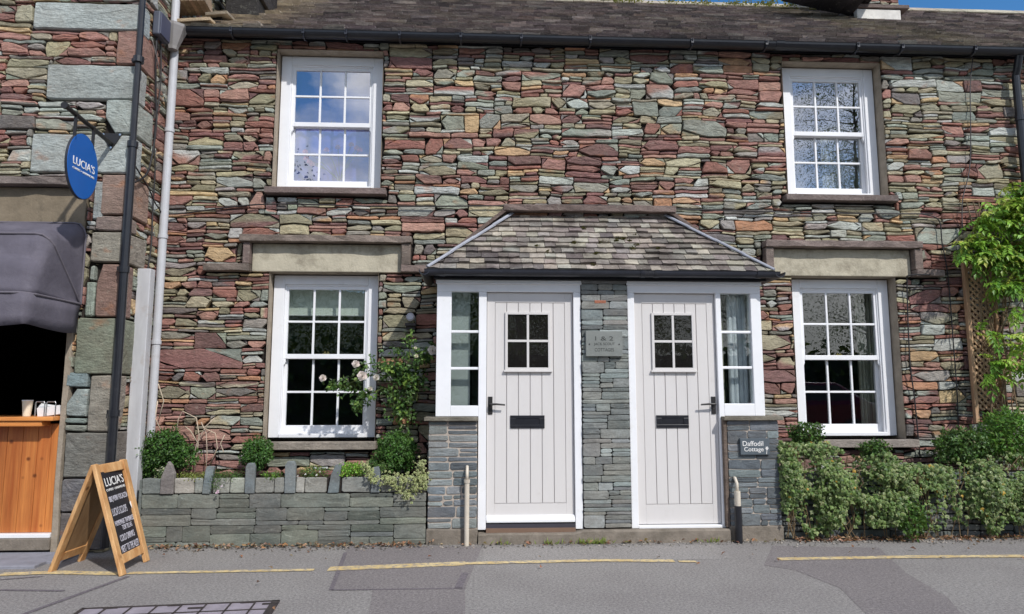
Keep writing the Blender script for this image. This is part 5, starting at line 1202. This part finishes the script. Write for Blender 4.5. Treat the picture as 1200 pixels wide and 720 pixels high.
def chalk(t, s, txt, wfrac, h, m=M_chalk):
    o = mid(s, t)+n_*.0005; return lettering('lettering', txt, .05, o, u, n_.cross(u) if n_.cross(u).z > 0 else -n_.cross(u), m, ab, width=W5*wfrac, height=h, depth=.0006)
chalk(.83, .5, "LUCIA'S", .90, .062); chalk(.755, .5, 'COFFEES + SANDWICHES', .92, .017)
M_chalk2 = mat_plain('chalk grey', S(196, 192, 200), .9, .1, var=.2, sc=120)
chalk(.665, .51, 'BBQ PORK FOCACCIA', .90, .046, M_chalk2); chalk(.55, .45, "LUCIA'S SCOOPS", .72, .055, M_chalk2)
chalk(.445, .52, 'HOMEMADE TRAYBAKES', .92, .036, M_chalk2); chalk(.39, .56, 'TORTILLAS', .5, .034, M_chalk2); chalk(.305, .5, 'COLD DRINKS', .72, .044, M_chalk2); chalk(.21, .52, 'NEXT TO THE ALLEY', .88, .05, M_chalk2)
mb = MB(); o = mid(.84, .565)+n_*.001; vv = n_.cross(u); vv = vv if vv.z > 0 else -vv
mb.prism([(-.010, 0), (0, -.03), (.010, 0), (.012, .014), (0, .03), (-.012, .014)], o, u, vv, 0, .001); mb.build('ice_cream_drawing', M_chalk, ab)
mb = MB(); mb.bar(mid(.14, .165), mid(.86, .165), .004, .02, n_); mb.build('board_trim', M_iron2, ab)
mb = MB(); xx = NL.lerp(AN, .165); 

# ------------------------------------------------------------------ things seen through the panes
a, b, c, d = WIN['LL']
mb = MB(); mb.box(a+.06, b-.06, .27, .275, d-.36, d-.02, S(214, 218, 208)); mb.tube([(a+.06, .272, d-.36), (b-.06, .272, d-.36)], .008, 8, S(200, 200, 196)); tag(mb.build('roller_blind', M_attr), 'white roller blind drawn down a little behind the lower left window', 'blind')
def curtain(x0, x1, y, z0, z1, c_, lab, amp=.025):
    mb = MB(); n = 40; vs = []
    for z in (z0, (z0+z1)/2, z1):
        for i in range(n+1): x = x0+(x1-x0)*i/n; vs.append((x, y+amp*math.sin(i*1.1)+amp*.4*math.sin(i*.37), z))
    mb.add(vs, [(r*(n+1)+i, r*(n+1)+i+1, (r+1)*(n+1)+i+1, (r+1)*(n+1)+i) for r in range(2) for i in range(n)], c_); return tag(mb.build('curtain', M_attr, smooth=True), lab, 'curtain')
a, b, c, d = WIN['LR']; curtain(b-.20, b-.02, .36, c-.2, d, S(190, 186, 170), 'pale cream curtain drawn aside behind the lower right window')
a, b, c, d = WIN['UL']; curtain(a+.02, b-.02, .42, c-.1, d, S(100, 106, 206), 'blue lavender curtain added to paint the sky reflection behind the upper left window', .012)  # added curtain, its blue stands in for reflected sky
a, b, c, d = WIN['UR']; curtain(b-.42, b-.02, .42, c-.1, d-.5, S(170, 168, 164), 'light net curtain behind the upper right window', .012)
fl = thing('flower_vase', (-1.42, .31, 3.16), 'pink flowers in a glass vase on the upper left window sill', 'vase')
mb = MB(); mb.tube([(-1.38, .31, 3.155), (-1.38, .31, 3.2), (-1.38, .31, 3.3), (-1.38, .31, 3.34)], [.035, .05, .03, .038], 14, S(200, 210, 230)); mb.build('vase', M_clear, fl)
random.seed(3)
for k, (px, py) in enumerate(((363, 190), (359, 186), (358, 178), (383, 176), (396, 173), (418, 174), (422, 176), (366, 193), (412, 170))):
    mb = MB(); p = at(px, py, .30); blossom(mb, p, Vector((0, -1, .2)), .032, random.choice([S(250, 150, 190), S(236, 120, 170), S(252, 190, 214)]), 200+k, 14); mb.tube([p, p.lerp(Vector((-1.38, .31, 3.33)), .5)+Vector((0, 0, .02)), (-1.38, .31, 3.3)], .004, 5, S(70, 110, 50)); mb.build('bloom', M_petal, fl)
# a figure just visible in the dark of the hatch
# ------------------------------------------------------------------ across the road (seen only as reflections in the panes)
def tree(x, y, h, crown, n, lab, seed, pal, nm='tree', lf=.16, openness=.0):
    random.seed(seed); t = thing(nm, (x, y, 0), lab, 'tree', 'trees across the road'); tb = MB(); fo = MB(); tips = []
    tb.tube([(x, y, 0), (x+.1, y, h*.3), (x-.05, y, h*.62), (x+.05, y, h*.95)], [.17, .12, .07, .02], 8, S(92, 80, 66))
    for k in range(26 if lf > .1 else 80):
        z = h*random.uniform(.22, .95); a = random.uniform(0, 6.28); r = crown*random.uniform(.5, 1)*(1-.55*abs(z/h-.55)); e = Vector((x+math.cos(a)*r, y+math.sin(a)*r, z+random.uniform(.2, 1)))
        m_ = Vector((x, y, z)).lerp(e, .5)+Vector((0, 0, .15)); tb.tube([(x, y, z), m_, e], [.028, .016, .006], 5, S(84, 72, 60)); tips += [e, m_, e.lerp(m_, .5)]
    for i in range(n):
        c = random.choice(tips)+Vector((random.gauss(0, crown*.16), random.gauss(0, crown*.16), random.gauss(-.25, crown*.17))); leafquad(fo, c, rv()+Vector((0, 0, -.5)), rv(), lf*random.uniform(.6, 1.3), lf*.6, vary(random.choice(pal), .25, .08))
    fo.build('crown', M_leaf, t); tb.build('trunk', M_twig, t)
TP = [(.05, .09, .02), (.07, .12, .03), (.035, .07, .018)]
tree(9.5, -19, 15.5, 3.0, 42000, 'tall open birch across the road', 1, TP, lf=.065); tree(15.6, -20, 15.5, 3.2, 42000, 'second open birch across the road beside the first', 5, TP, lf=.065)
tree(-12, -19, 8.0, 3.2, 9000, 'round low tree across the road at the far left', 12, TP, lf=.13); tree(-7.5, -19, 8.4, 3.2, 9000, 'round low tree across the road at the left', 2, TP, lf=.13); tree(-3.2, -20, 8.2, 3.2, 9000, 'bushy tree across the road behind the hedge', 3, TP, lf=.13); tree(1.5, -20, 7.6, 3.0, 9000, 'dark bushy tree across the road in the middle', 4, TP, lf=.13); tree(5.5, -21, 6.2, 3, 4200, 'broad dark tree across the road left of the birches', 6, TP, lf=.13)
hd = MB(); random.seed(66)
for i in range(9000): p = Vector((random.uniform(-20, 24), -15.5+random.gauss(0, .25), random.uniform(0, 2.6)+.3*math.sin(i))); leafquad(hd, p, rv(), rv()+Vector((0, .6, .5)), random.uniform(.2, .4), .2, vary(random.choice(TP), .3))
hd.box(-20, 24, -15.9, -15.4, 0, 2.3, (.02, .03, .012)); tag(hd.build('hedge', M_leaf), 'long dark hedge across the road', 'hedge')
hl = MB(); vs = []; n = 60
for j, (yy, k) in enumerate(((-70, 0), (-110, .6), (-160, 1))):
    for i in range(n+1): x = -180+360*i/n; vs.append((x, yy, k*(26+9*noise.noise(Vector((x*.02, 0, 4)))+3*noise.noise(Vector((x*.09, 1, 4))))))
hl.add(vs, [(j*(n+1)+i, j*(n+1)+i+1, (j+1)*(n+1)+i+1, (j+1)*(n+1)+i) for j in range(2) for i in range(n)], (.06, .09, .035)); tag(hl.build('hills', M_attr, smooth=True), kind='structure')
# parked red car, mirrored in the lower right window
cr0 = Vector((7.2, -9.4, 0)); car = thing('parked_car', cr0, 'red hatchback parked across the road', 'car')
side = [(-2.0, .35), (-2.05, .62), (-1.95, .86), (-1.0, .95), (-.35, 1.36), (.2, 1.44), (1.0, 1.42), (1.75, .98), (2.0, .9), (2.05, .4)]
mb = MB(); vs = []; k = len(side)
for y, s_, dz in ((-.84, .93, 0), (-.78, 1, 0), (.78, 1, 0), (.84, .93, 0)):
    for (x, z) in side: hw = 1 if z < 1 else .82; vs.append(cr0+Vector((x*(.985 if abs(y) > .8 else 1), y*hw, z if abs(y) < .8 else .35+(z-.35)*.96)))
mb.add(vs, [(r*k+i, r*k+(i+1) % k, (r+1)*k+(i+1) % k, (r+1)*k+i) for r in range(3) for i in range(k)]+[tuple(range(k-1, -1, -1)), tuple(range(3*k, 4*k))]); mb.build('body', mat_plain('red car paint', S(120, 22, 34), .2, .6), car, smooth=False, bevel=.05, seg=3)
mb = MB()
for s_ in (1,): mb.prism([(-.85, .98), (-.33, 1.3), (.2, 1.37), (.95, 1.35), (1.45, 1.0)], cr0+Vector((0, .80, 0)), X, Z, -.02, .02)
mb.prism([(-.85, .98), (-.33, 1.3), (.2, 1.37), (.95, 1.35), (1.45, 1.0)], cr0+Vector((0, -.80, 0)), X, Z, -.02, .02); mb.build('window', M_black, car)
for x in (-1.3, 1.3):
    for y in (-.76, .76):
        mb = MB(); mb.tube([cr0+Vector((x, y-.1, .31)), cr0+Vector((x, y+.1, .31))], .31, 24); wh = mb.build('wheel', M_black, car); mb = MB(); mb.tube([cr0+Vector((x, y-.107, .31)), cr0+Vector((x, y+.107, .31))], .2, 16); mb.build('rim', M_steel, wh)
for y in (-.6, .6):
    mb = MB(); mb.box(cr0.x-2.07, cr0.x-1.9, cr0.y+y-.15, cr0.y+y+.15, .66, .8); mb.build('headlight', M_white, car, bevel=.02)
